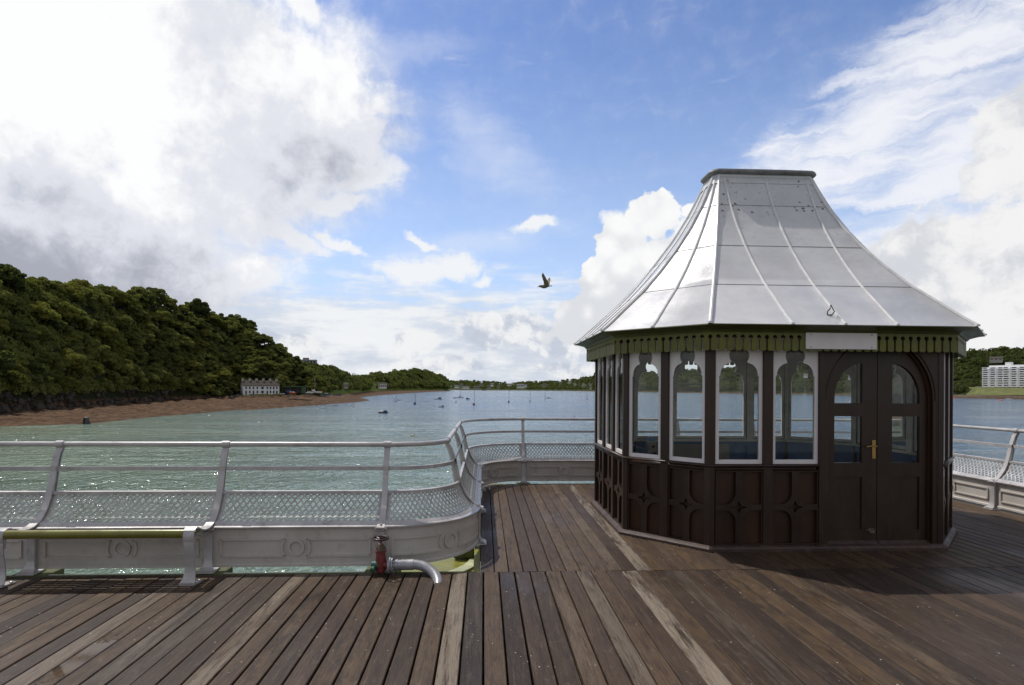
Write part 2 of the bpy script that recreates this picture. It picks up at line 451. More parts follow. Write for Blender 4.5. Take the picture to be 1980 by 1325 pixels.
def deck_mat():
    m = bpy.data.materials.new('weathered_deck_timber')
    m.use_nodes = True
    N = NT(m.node_tree)
    p = N.n['Principled BSDF']
    tc = N.new('ShaderNodeTexCoord').outputs['Object']
    at_ = N.new('ShaderNodeAttribute', attribute_name='tone')
    sp = N.new('ShaderNodeSeparateColor')
    N.l.new(at_.outputs['Color'], sp.inputs[0])
    tone, bleach, ochre = sp.outputs[0], sp.outputs[1], sp.outputs[2]
    off = N.vmath('ADD', tc, N.vmath('SCALE', at_.outputs['Color'], scale=37.0))
    grain = N.noise(N.mapping(off, scale=(75, 3.2, 10)), 1.6, 8, 0.7, 0.5)
    fineg = N.noise(N.mapping(off, scale=(260, 9, 30)), 1.0, 5, 0.7)
    patch = N.noise(N.mapping(off, scale=(7.0, 0.8, 1)), 1.3, 6, 0.65, 0.6)
    patch2 = N.noise(N.mapping(off, scale=(9, 2.6, 1)), 2.0, 7, 0.7)
    col = N.mix(tone, (0.017, 0.0098, 0.0068), (0.058, 0.0345, 0.0215))
    col = N.mix(N.math('MULTIPLY', ochre, N.smooth(patch2, 0.32, 0.62)), col, (0.095, 0.058, 0.028))
    col = N.mix(N.smooth(patch, 0.56, 0.76, 0.0, 0.5), col, (0.072, 0.052, 0.036))
    col = N.mix(N.smooth(patch, 0.44, 0.28, 0.0, 0.6), col, (0.012, 0.008, 0.007))
    bl = N.math('MULTIPLY', bleach, N.smooth(N.math('ADD', patch, N.math('MULTIPLY', N.math('SUBTRACT', grain, 0.5), 0.5)), 0.36, 0.58))
    col = N.mix(bl, col, (0.22, 0.18, 0.135))
    col = N.mix(N.smooth(grain, 0.56, 0.72, 0.0, 0.45), col, N.mix(0.5, col, (0.17, 0.125, 0.09)))
    grain2 = N.noise(N.mapping(off, scale=(26, 1.5, 4)), 1.0, 6, 0.7, 0.8)
    mott = N.noise(N.mapping(off, scale=(18, 9, 1)), 1.0, 5, 0.7)
    col = N.mix(N.smooth(grain2, 0.48, 0.34, 0.0, 0.6), col, (0.014, 0.0085, 0.006))
    col = N.mix(N.smooth(grain2, 0.54, 0.70, 0.0, 0.55), col, (0.115, 0.080, 0.055))
    col = N.mix(N.smooth(mott, 0.56, 0.70, 0.0, 0.35), col, (0.13, 0.10, 0.072))
    col = N.mix(N.smooth(grain, 0.46, 0.32, 0.0, 0.85), col, (0.018, 0.012, 0.010))
    col = N.mix(N.smooth(fineg, 0.46, 0.30, 0.0, 0.8), col, (0.012, 0.009, 0.008))
    col = N.mix(N.smooth(fineg, 0.58, 0.72, 0.0, 0.35), col, (0.15, 0.11, 0.08))
    vo = N.new('ShaderNodeTexVoronoi')
    N.l.new(tc, vo.inputs['Vector'])
    vo.inputs['Scale'].default_value = 15.0
    spk = N.math('MULTIPLY', N.smooth(vo.outputs['Distance'], 0.11, 0.05), N.smooth(N.noise(tc, 1.7, 3, 0.6), 0.47, 0.60, 0, 0.8))
    col = N.mix(spk, col, (0.45, 0.42, 0.33))
    N.put(p.inputs['Base Color'], col)
    wet = N.smooth(N.noise(N.mapping(tc, scale=(1, 0.55, 1)), 1.1, 5, 0.6), 0.44, 0.66)
    sx = N.new('ShaderNodeSeparateXYZ')
    N.l.new(tc, sx.inputs[0])
    dxx = N.math('ABSOLUTE', N.math('SUBTRACT', sx.outputs[0], 0.008 - 17.5 * PITCH))
    dyy = N.math('ABSOLUTE', N.math('SUBTRACT', sx.outputs[1], 3.52))
    val = N.math('SUBTRACT', N.math('ADD', 1.0, N.math('MULTIPLY', N.math('SUBTRACT', N.noise(N.mapping(tc, scale=(24, 7, 1)), 1.0, 6, 0.7), 0.5), 1.9)), N.math('MULTIPLY', dyy, 2.1))
    pool = N.math('MULTIPLY', N.smooth(val, 0.36, 0.46), N.smooth(dxx, 0.066, 0.060))
    N.put(p.inputs['Roughness'], N.math('SUBTRACT', N.smooth(grain, 0.3, 0.7, 0.72, 0.56), N.math('ADD', N.math('MULTIPLY', wet, 0.26), N.math('MULTIPLY', pool, 0.5))))
    p.inputs['Specular IOR Level'].default_value = 0.30
    h = N.math('ADD', N.math('MULTIPLY', grain, 1.0), N.math('MULTIPLY', fineg, 0.5))
    N.put(p.inputs['Normal'], N.bump(N.math('MULTIPLY', h, N.math('SUBTRACT', 1.0, N.math('MULTIPLY', pool, 0.97))), 0.7, 0.005))
    return m


deckm = deck_mat()
joistm = mat('dark_joist_timber', (0.018, 0.013, 0.010), 0.9, 0, 0.3, 8)
wetm = mat('standing_water_film', (0.03, 0.026, 0.025), 0.06, 0, 0, 1)


def water_mat():
    m = bpy.data.materials.new('tidal_water')
    m.use_nodes = True
    N = NT(m.node_tree)
    p = N.n['Principled BSDF']
    tc = N.new('ShaderNodeTexCoord').outputs['Object']
    sp = N.new('ShaderNodeSeparateXYZ')
    N.l.new(tc, sp.inputs[0])
    big = N.noise(N.mapping(tc, rot=(0, 0, R(25)), scale=(0.006, 0.022, 1)), 1.0, 5, 0.6, 0.8)
    left = N.smooth(N.math('ADD', N.math('MULTIPLY', sp.outputs[1], 0.55), N.math('MULTIPLY', sp.outputs[0], 1.0)), -60.0, 190.0)
    col = N.mix(left, (0.175, 0.240, 0.160), (0.030, 0.105, 0.225))
    col = N.mix(N.smooth(big, 0.42, 0.60, 0.0, 0.75), col, N.mix(0.6, col, (0.02, 0.045, 0.04)))
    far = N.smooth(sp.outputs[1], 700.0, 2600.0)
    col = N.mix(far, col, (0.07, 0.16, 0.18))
    N.put(p.inputs['Base Color'], col)
    p.inputs['IOR'].default_value = 1.33
    N.put(p.inputs['Roughness'], N.smooth(big, 0.40, 0.62, 0.08, 0.16))
    w1 = N.noise(N.mapping(tc, rot=(0, 0, R(14)), scale=(1.15, 0.62, 1)), 1.0, 3, 0.6, 0.5)
    w2 = N.noise(N.mapping(tc, rot=(0, 0, R(-10)), scale=(0.30, 0.24, 1)), 1.0, 3, 0.6, 0.6)
    w4 = N.noise(N.mapping(tc, rot=(0, 0, R(6)), scale=(0.035, 0.10, 1)), 1.0, 3, 0.6, 0.3)

    def ridge(w):
        return N.math('SUBTRACT', 1.0, N.math('ABSOLUTE', N.math('MULTIPLY', N.math('SUBTRACT', w, 0.5), 3.0)))
    calm = N.smooth(big, 0.38, 0.58, 0.35, 1.0)
    h = N.math('ADD', N.math('MULTIPLY', ridge(w1), 0.18), N.math('MULTIPLY', ridge(w2), 0.65))
    h = N.math('MULTIPLY', h, calm)
    h = N.math('ADD', h, N.math('MULTIPLY', w4, 1.0))
    N.put(p.inputs['Normal'], N.bump(h, 1.0, 1.0))
    return m


waterm = water_mat()


def leaf_mat(name, lo, hi, transl=0.48):
    m = bpy.data.materials.new(name)
    m.use_nodes = True
    N = NT(m.node_tree)
    N.n.clear()
    o = N.new('ShaderNodeOutputMaterial')
    oi = N.new('ShaderNodeObjectInfo')
    tc = N.new('ShaderNodeTexCoord').outputs['Object']
    f = N.math('ADD', N.math('MULTIPLY', oi.outputs['Random'], 0.85), N.math('MULTIPLY', N.noise(tc, 0.45, 4, 0.6), 0.45))
    col = N.mix(N.smooth(f, 0.2, 0.95), lo, hi)
    d = N.new('ShaderNodeBsdfDiffuse')
    N.put(d.inputs['Color'], col)
    t = N.new('ShaderNodeBsdfTranslucent')
    N.put(t.inputs['Color'], N.mix(0.5, col, (0.20, 0.24, 0.03)))
    mx = N.new('ShaderNodeMixShader')
    mx.inputs[0].default_value = transl
    N.l.new(d.outputs[0], mx.inputs[1])
    N.l.new(t.outputs[0], mx.inputs[2])
    N.l.new(mx.outputs[0], o.inputs[0])
    return m


leaf = leaf_mat('dark_broadleaf', (0.068, 0.082, 0.034), (0.215, 0.225, 0.066))
leaf2 = leaf_mat('yellow_green_broadleaf', (0.120, 0.135, 0.036), (0.245, 0.240, 0.060))
leaffar = leaf_mat('far_woodland', (0.052, 0.066, 0.030), (0.120, 0.135, 0.052))


def ground_mat(name, beach_hi, veg):
    m = bpy.data.materials.new(name)
    m.use_nodes = True
    N = NT(m.node_tree)
    p = N.n['Principled BSDF']
    tc = N.new('ShaderNodeTexCoord').outputs['Object']
    sp = N.new('ShaderNodeSeparateXYZ')
    N.l.new(tc, sp.inputs[0])
    n1 = N.noise(tc, 0.16, 8, 0.7)
    n2 = N.noise(N.mapping(tc, scale=(1, 0.6, 1)), 0.55, 8, 0.8)
    col = N.mix(N.smooth(n1, 0.35, 0.65), (0.075, 0.040, 0.020), (0.150, 0.092, 0.052))
    col = N.mix(N.smooth(n2, 0.48, 0.54, 0.0, 0.85), col, (0.030, 0.018, 0.010))
    col = N.mix(N.smooth(n2, 0.64, 0.74, 0.0, 0.5), col, (0.30, 0.24, 0.19))
    zz = N.math('ADD', sp.outputs[2], N.math('MULTIPLY', N.math('SUBTRACT', n1, 0.5), 2.0))
    col = N.mix(N.smooth(zz, beach_hi, beach_hi + 1.2), col, veg)
    N.put(p.inputs['Base Color'], col)
    p.inputs['Roughness'].default_value = 0.95
    p.inputs['Specular IOR Level'].default_value = 0.1
    N.put(p.inputs['Normal'], N.bump(n2, 0.8, 0.5))
    return m


hillm = ground_mat('seaweed_beach_and_wood_floor', -3.7, (0.020, 0.024, 0.008))
hill2m = ground_mat('mud_shore_and_meadow', -4.4, (0.13, 0.17, 0.03))
hill3m = ground_mat('far_shore_ground', -4.6, (0.035, 0.05, 0.016))


# ------------------------------------------------------------------ mesh helpers
class MB:
    def __init__(s):
        s.v, s.f, s.m = [], [], []

    def add(s, vs, fs, mi=0):
        k = len(s.v)
        s.v += [tuple(v) for v in vs]
        s.f += [tuple(i + k for i in f) for f in fs]
        s.m += [mi] * len(fs)
        return s

    def box(s, x0, x1, y0, y1, z0, z1, mp=None, mi=0):
        vs = [(x, y, z) for x in (x0, x1) for y in (y0, y1) for z in (z0, z1)]
        if mp:
            vs = [mp(*v) for v in vs]
        fs = [(0, 1, 3, 2), (4, 6, 7, 5), (0, 4, 5, 1), (2, 3, 7, 6), (0, 2, 6, 4), (1, 5, 7, 3)]
        return s.add(vs, fs, mi)

    def sweep(s, rings, closed_ring=True, caps=True, loop=False, mi=0):
        n = len(rings[0])
        k = len(s.v)
        for r in rings:
            s.v += [tuple(p) for p in r]
        nr = len(rings)
        for i in range(nr if loop else nr - 1):
            a, b = i * n, ((i + 1) % nr) * n
            for j in range(n if closed_ring else n - 1):
                j2 = (j + 1) % n
                s.f.append((k + a + j, k + a + j2, k + b + j2, k + b + j))
                s.m.append(mi)
        if caps and closed_ring and not loop:
            s.f.append(tuple(k + j for j in range(n))[::-1])
            s.f.append(tuple(k + (nr - 1) * n + j for j in range(n)))
            s.m += [mi, mi]
        return s

    def tube(s, pts, r, n=10, loop=False, mi=0, squash=1.0):
        pts = [Vector(p) for p in pts]
        rings = []
        up = None
        N = len(pts)
        for i, p in enumerate(pts):
            if loop:
                t = (pts[(i + 1) % N] - pts[i - 1])
            else:
                t = pts[min(i + 1, N - 1)] - pts[max(i - 1, 0)]
            t.normalize()
            if up is None:
                up = Vector((0, 0, 1)) if abs(t.z) < 0.9 else Vector((0, 1, 0))
            u = (up - t * up.dot(t)).normalized()
            w = t.cross(u)
            up = u
            rr = r[i] if isinstance(r, (list, tuple)) else r
            rings.append([p + (u * math.cos(a) * squash + w * math.sin(a)) * rr for a in [2 * math.pi * k / n for k in range(n)]])
        return s.sweep(rings, loop=loop, mi=mi)

    def lathe(s, c, axis, prof, n=20, mi=0):
        """prof: (distance along axis, radius)"""
        c = Vector(c)
        a = Vector(axis).normalized()
        u = a.orthogonal().normalized()
        w = a.cross(u)
        rings = [[c + a * h + (u * math.cos(t) + w * math.sin(t)) * r for t in [2 * math.pi * k / n for k in range(n)]] for h, r in prof]
        return s.sweep(rings, mi=mi)

    def plate(s, outer, holes, d0, d1, mp, mi=0):
        """flat board in (s,z) with holes, between depths d0 (front) and d1 (back)"""
        loops = [outer] + holes
        tris = geometry.tessellate_polygon([[Vector((x, z, 0)) for x, z in lp] for lp in loops])
        flat = [p for lp in loops for p in lp]
        n = len(flat)
        vs = [mp(x, d0, z) for x, z in flat] + [mp(x, d1, z) for x, z in flat]
        fs = []
        for t in tris:
            fs.append(tuple(t))
            fs.append(tuple(n + i for i in reversed(t)))
        k = 0
        for lp in loops:
            L = len(lp)
            for i in range(L):
                a, b = k + i, k + (i + 1) % L
                fs.append((a, b, n + b, n + a))
            k += L
        return s.add(vs, fs, mi)

    def build(s, name, mats, parent=None, smooth=False, bevel=0.0, fix=True, autos=False):
        me = bpy.data.meshes.new(name)
        off = parent_world(parent)
        vs = [(x - off[0], y - off[1], z - off[2]) for x, y, z in s.v]
        me.from_pydata(vs, [], s.f)
        if not isinstance(mats, (list, tuple)):
            mats = [mats]
        for m in mats:
            me.materials.append(m)
        if len(mats) > 1:
            me.polygons.foreach_set('material_index', s.m)
        if fix:
            import bmesh
            bm = bmesh.new()
            bm.from_mesh(me)
            bmesh.ops.recalc_face_normals(bm, faces=bm.faces)
            if autos:
                for e in bm.edges:
                    if len(e.link_faces) == 2 and e.calc_face_angle(0) > R(32):
                        e.smooth = False
            bm.to_mesh(me)
            bm.free()
        if smooth or autos:
            me.polygons.foreach_set('use_smooth', [True] * len(me.polygons))
        me.update()
        o = bpy.data.objects.new(name, me)
        COL.objects.link(o)
        if parent:
            o.parent = parent
        if bevel:
            b = o.modifiers.new('bevel', 'BEVEL')
            b.width = bevel
            b.segments = 2
            b.limit_method = 'ANGLE'
            b.angle_limit = R(50)
        return o


def parent_world(p):
    x = y = z = 0.0
    while p is not None:
        x += p.location.x
        y += p.location.y
        z += p.location.z
        p = p.parent
    return (x, y, z)


def tag(o, label=None, cat=None, group=None, kind=None):
    for k, v in (('label', label), ('category', cat), ('group', group), ('kind', kind)):
        if v:
            o[k] = v
    return o


def thing(name, loc, label, cat, group=None):
    o = bpy.data.objects.new(name, None)
    COL.objects.link(o)
    o.location = loc
    o.empty_display_size = 0.2
    return tag(o, label, cat, group)


def dup(root, loc=None, rotz=None, scale=None, label=None, group=None, cat=None):
    r = root.copy()
    COL.objects.link(r)
    if loc is not None:
        r.location = loc
    if rotz is not None:
        r.rotation_euler = (0, 0, rotz)
    if scale is not None:
        r.scale = scale
    tag(r, label, cat, group)
    for ch in list(root.children):
        c = ch.copy()
        COL.objects.link(c)
        c.parent = r
        for g in list(ch.children):
            d = g.copy()
            COL.objects.link(d)
            d.parent = c
    return r


SEA = -7.5
# ================================================================== DECK
PITCH, Y_SPLIT = 0.137, 5.035


def deck():
    mb = MB()
    tones = []
    rnd = random.Random(3)
    bleached_front = {1.27: 1.0, -0.15: 0.75, 0.84: 0.45, 0.56: 0.2, -1.62: 0.6, -2.16: 0.35, -2.50: 0.5}
    bleached_back = {1.50: 0.95, 1.15: 0.15}

    def board(x0, x1, ya, yb, tone):
        h = rnd.uniform(-0.0018, 0.0018)
        tl = rnd.uniform(-0.0015, 0.0015)
        c = 0.004
        prof = [(x0, -0.05), (x0, h + tl - c), (x0 + c, h + tl), (x1 - c, h - tl), (x1, h - tl - c), (x1, -0.05)]
        n0 = len(mb.f)
        ys = [ya + (yb - ya) * i / 4 for i in range(5)]
        wob = [rnd.uniform(-0.0015, 0.0015) for _ in ys]
        mb.sweep([[(x + w, y, z) for x, z in prof] for y, w in zip(ys, wob)])
        tones.extend([tone] * (len(mb.f) - n0))

    def tone_for(x, table, ochre_p):
        t = rnd.random()
        bl = 0.0
        for k, v in table.items():
            if abs(k - x) < 0.068:
                bl = max(bl, v)
        if rnd.random() < 0.10:
            bl = max(bl, rnd.uniform(0.08, 0.25))
        oc = rnd.uniform(0.5, 1.0) if rnd.random() < ochre_p else rnd.uniform(0, 0.25)
        return (t, bl, oc)

    i0 = int(-9.5 / PITCH)
    for i in range(i0, int(16.5 / PITCH)):
        x = 0.008 + i * PITCH
        g = 0.013 if -1.6 < x < 0.9 else (0.008 if x < 0 else 0.005)
        xm = x + PITCH / 2
        t = tone_for(xm, bleached_front, 0.28)
        cut = rnd.choice([None, None, 0.6, 1.4, 2.2]) if xm > 1.5 or xm < -3 else None
        if cut:
            board(x + g / 2, x + PITCH - g / 2, -3.2, cut - 0.002, tone_for(9, {}, 0.3))
            board(x + g / 2, x + PITCH - g / 2, cut + 0.002, Y_SPLIT - 0.004, t)
        else:
            board(x + g / 2, x + PITCH - g / 2, -3.2, Y_SPLIT - 0.004, t)
    x, k = -0.022, 0
    while x < 7.08:
        p = 0.1285
        g = 0.009 if x < 1.0 else 0.005
        t = tone_for(x + p / 2, bleached_back, 0.62)
        t = (min(1, t[0] * 0.6 + 0.4), t[1], min(1.0, t[2] * 1.25 + 0.1))
        board(x + g / 2, x + p - g / 2, Y_SPLIT + 0.004, 9.68, t)
        x += p
    o = mb.build('pier_deck', deckm, None)
    me = o.data
    a = me.attributes.new('tone', 'FLOAT_COLOR', 'FACE')
    a.data.foreach_set('color', [c for t in tones for c in (t[0], t[1], t[2], 1.0)])
    tag(o, kind='structure')
    j = MB()
    y = -3.1
    while y < 9.6:
        x0, x1 = (-9.4, 16.4) if y < 5.0 else (0.0, 7.0)
        wid = 0.09 if -0.1 < y else 0.09
        j.box(x0, x1, y, y + 0.22, -0.30, -0.056)  # broad near-black joists, added to keep the gaps between boards dark
        y += 0.46 if y < 4.3 else 0.41
    for xx in np.arange(-9, 16.4, 1.6):
        j.box(xx, xx + 0.12, -3.0, 4.9, -0.75, -0.31)
    jo = j.build('deck_joists', joistm, o)
    s = MB()
    for yy in (0.9, 1.75, 2.62, 3.08, 3.56, 4.02, 4.48):
        for i in range(i0, int(16 / PITCH)):
            xm = 0.008 + (i + 0.5) * PITCH
            if abs(xm) < 6.5 and rnd.random() < 0.6:
                xx = xm + rnd.choice([-0.035, 0.035, 0.03, 0.0])
                s.lathe((xx, yy + rnd.uniform(-.02, .02), -0.001), (0, 0, 1), [(0, 0.0035), (0.003, 0.003), (0.004, 0.001)], 6)
    so_ = s.build('deck_screws', screwm, o)
    tag(so_, kind='stuff')


deck()

# ================================================================== RAILING
segs = []


def path_line(a, b):
    segs.append(('L', Vector(a), Vector(b), (Vector(b) - Vector(a)).length))


def path_arc(c, r, a0, a1):
    segs.append(('A', Vector(c), r, R(a0), R(a1), abs(R(a1 - a0)) * r))


path_line((-9.0, 5.16), (-0.85, 5.16))
path_arc((-0.85, 5.95), 0.79, -90, 0)
path_line((-0.06, 5.95), (-0.06, 9.07))
path_arc((0.70, 9.07), 0.76, 180, 90)
path_line((0.70, 9.83), (6.30, 9.83))
path_arc((6.30, 9.07), 0.76, 90, 0)
path_line((7.06, 9.07), (7.06, 5.95))
path_arc((7.85, 5.95), 0.79, 180, 270)
path_line((7.85, 5.16), (16.0, 5.16))
SS = [0.0]
for sg in segs:
    SS.append(SS[-1] + sg[-1])


def P(s):
    """point and outward normal of the railing line at arc length s"""
    for i, sg in enumerate(segs):
        if s <= SS[i + 1] + 1e-9 or i == len(segs) - 1:
            q = s - SS[i]
            if sg[0] == 'L':
                d = (sg[2] - sg[1]).normalized()
                p = sg[1] + d * q
            else:
                _, c, r, a0, a1, L = sg
                a = a0 + (a1 - a0) * q / L
                p = c + Vector((math.cos(a), math.sin(a))) * r
                sgn = 1 if a1 > a0 else -1
                d = Vector((-math.sin(a), math.cos(a))) * sgn
            return p, Vector((-d.y, d.x))


def M(s, u, z):
    p, n = P(s)
    return Vector((p.x + n.x * u, p.y + n.y * u, z))


def s_steps(s0, s1, fine=0.09):
    out_ = [s0]
    for i, sg in enumerate(segs):
        a, b = max(s0, SS[i]), min(s1, SS[i + 1])
        if b > a:
            n = max(1, int(round((b - a) / fine))) if sg[0] == 'A' else max(1, int(round((b - a) / 0.6)))
            out_ += [a + (b - a) * k / n for k in range(1, n + 1)]
    return out_


posts = []
L1 = SS[1]
for x in (-6.90, -5.40, -3.91, -2.41, -0.91):
    posts.append(x + 9.0)
for y in (5.97, 7.52, 9.07):
    posts.append(SS[2] + max(0, y - 5.95))
for x in (0.70, 2.11, 3.50, 4.89, 6.30):
    posts.append(SS[4] + (x - 0.70))
for y in (9.07, 7.52, 5.97):
    posts.append(SS[6] + (9.07 - y))
for x in (7.93, 9.48, 11.03, 12.58, 14.1, 15.6):
    posts.append(SS[8] + (x - 7.85))

# back profile (u outward from the skirt face, z)
CURVE = [(-0.035, 0.385), (0.02, 0.395), (0.075, 0.425), (0.125, 0.475), (0.165, 0.54), (0.195, 0.62), (0.215, 0.72),
         (0.235, 0.83), (0.255, 0.93), (0.28, 1.01), (0.31, 1.06)]
LATP = [(0.012, 0.405), (0.07, 0.437), (0.118, 0.485), (0.155, 0.545), (0.183, 0.615), (0.195, 0.648)]


def lat(v):
    t = v * (len(LATP) - 1)
    i = min(int(t), len(LATP) - 2)
    f = t - i
    a, b = LATP[i], LATP[i + 1]
    return a[0] + (b[0] - a[0]) * f, a[1] + (b[1] - a[1]) * f


railing = thing('pier_railing', (-0.03, 5.15, 0), 'silver painted cast iron railing with lattice back following the curved edge of the pier deck', 'railing')


def swept(prof, s0, s1, fine=0.09):
    return [[M(s, u, z) for u, z in prof] for s in s_steps(s0, s1, fine)]


def circ(cu, cz, r, n=12, sq=1.0):
    return [(cu + r * math.cos(2 * math.pi * k / n), cz + r * sq * math.sin(2 * math.pi * k / n)) for k in range(n)]


s_end = SS[-1]
mb = MB()
mb.sweep(swept(circ(0.31, 1.085, 0.024), 0, s_end, 0.05))
mb.build('handrail', silver, railing, autos=True)
mb = MB()
mb.sweep(swept([(0.235, 0.85), (0.247, 0.848), (0.247, 0.888), (0.235, 0.886)], 0, s_end, 0.05))
mb.build('mid_rail', silver, railing)


def ribbon(mb, pts, w, t):
    """pts: list of (s,u,z) ; flat bar of width w lying in the lattice surface"""
    P3 = [M(*p) for p in pts]
    nrm = []
    rings = []
    for i, p in enumerate(P3):
        tng = (P3[min(i + 1, len(P3) - 1)] - P3[max(i - 1, 0)]).normalized()
        s, u, z = pts[i]
        a = M(s + 0.01, u, z) - M(s - 0.01, u, z)
        if z < 0.40:
            b = Vector((0, 0, 1))
        else:
            k = max(0, min(len(LATP) - 2, next((q for q in range(len(LATP) - 1) if LATP[q + 1][1] >= z), len(LATP) - 2)))
            b = M(s, LATP[k + 1][0], LATP[k + 1][1]) - M(s, LATP[k][0], LATP[k][1])
        n = a.cross(b).normalized()
        side = tng.cross(n).normalized()
        rings.append([p + side * w / 2 + n * t / 2, p - side * w / 2 + n * t / 2, p - side * w / 2 - n * t / 2, p + side * w / 2 - n * t / 2])
    mb.sweep(rings)


def lattice(s0, s1):
    mb = MB()
    a, b = s0 + 0.035, s1 - 0.035
    L = b - a
    n = max(3, int(round(L / 0.0575)))
    dx = L / n
    rows = 4.5
    run = dx * rows
    for sgn in (1, -1):
        k = -int(rows) - 2
        while k < n + int(rows) + 2:
            sa = a + k * dx
            pts = []
            for q in range(9):
                v = q / 8
                s = sa + sgn * run * v * 1.0
                if sgn < 0:
                    s = sa + run - run * v
                pts.append((s, v))
            clipped = []
            prev = None
            for q in range(65):
                v = q / 64
                s = sa + (run * v if sgn > 0 else run - run * v)
                if a <= s <= b:
                    clipped.append((s, v))
            if len(clipped) > 2:
                step = max(1, (len(clipped) - 1) // 6)
                cc = clipped[::step]
                if cc[-1] != clipped[-1]:
                    cc.append(clipped[-1])
                ribbon(mb, [(s, lat(v)[0] + (0.0015 if sgn > 0 else -0.0015), lat(v)[1]) for s, v in cc], 0.0135, 0.006)
            k += 1
    o = mb.build('lattice_panel', silver, railing, fix=False)
    f = MB()
    f.sweep(swept([(0.178, 0.640), (0.178, 0.667), (0.205, 0.672), (0.212, 0.645)], s0, s1, 0.05))
    f.sweep(swept([(-0.03, 0.372), (-0.035, 0.388), (0.0, 0.398), (0.03, 0.424), (0.036, 0.415), (0.01, 0.385), (0.0, 0.372)], s0, s1, 0.05))
    for e0, e1 in ((s0, s0 + 0.055), (s1 - 0.055, s1)):
        ss = s_steps(e0, e1, 0.04)
        f.sweep([[M(s, u, z) for u, z in LATP] + [M(s, u + 0.006, z - 0.004) for u, z in reversed(LATP)] for s in ss])
    f.build('lattice_frame', silver, o)


def skirt(s0, s1, dbl=False):
    mb = MB()
    a, b = s0 + 0.02, s1 - 0.02
    mb.sweep(swept([(0.0, 0.035), (0.0, 0.375), (0.012, 0.375), (0.012, 0.035)], a, b, 0.05))
    mb.sweep(swept([(-0.014, 0.030), (-0.014, 0.052), (-0.001, 0.060), (-0.001, 0.030)], a, b, 0.05))
    o = mb.build('skirt_panel', skirtm, railing, autos=True)
    m = MB()
    mid = (s0 + s1) / 2
    zc, h = 0.200, 0.074
    rr = 0.122

    def bar(pts, w=0.016, t=0.022):
        P3 = [(s, -0.005, z) for s, z in pts]
        ribbon(m, P3, w, t)
    for sg in (-1, 1):
        e = (s0 + 0.10) if sg < 0 else (s1 - 0.10)
        ci = mid + sg * math.sqrt(rr * rr - h * h) * 1.0
        n = max(2, int(abs(e - ci) / 0.06))
        for zz in (zc - h, zc + h):
            bar([(ci + (e - ci) * k / n, zz) for k in range(n + 1)])
        bar([(e, zc - h + (2 * h) * k / 4) for k in range(5)])
        a0 = math.atan2(h, math.sqrt(rr * rr - h * h))
        bar([(mid + sg * rr * math.cos(t), zc + rr * math.sin(t)) for t in [a0 * (k / 4 - 1) for k in range(9)]])
    n = 24
    bar([(mid + 0.064 * math.cos(2 * math.pi * k / n), zc + 0.064 * math.sin(2 * math.pi * k / n)) for k in range(n + 1)], 0.022, 0.024)
    m.build('moulding', skirtm, o)


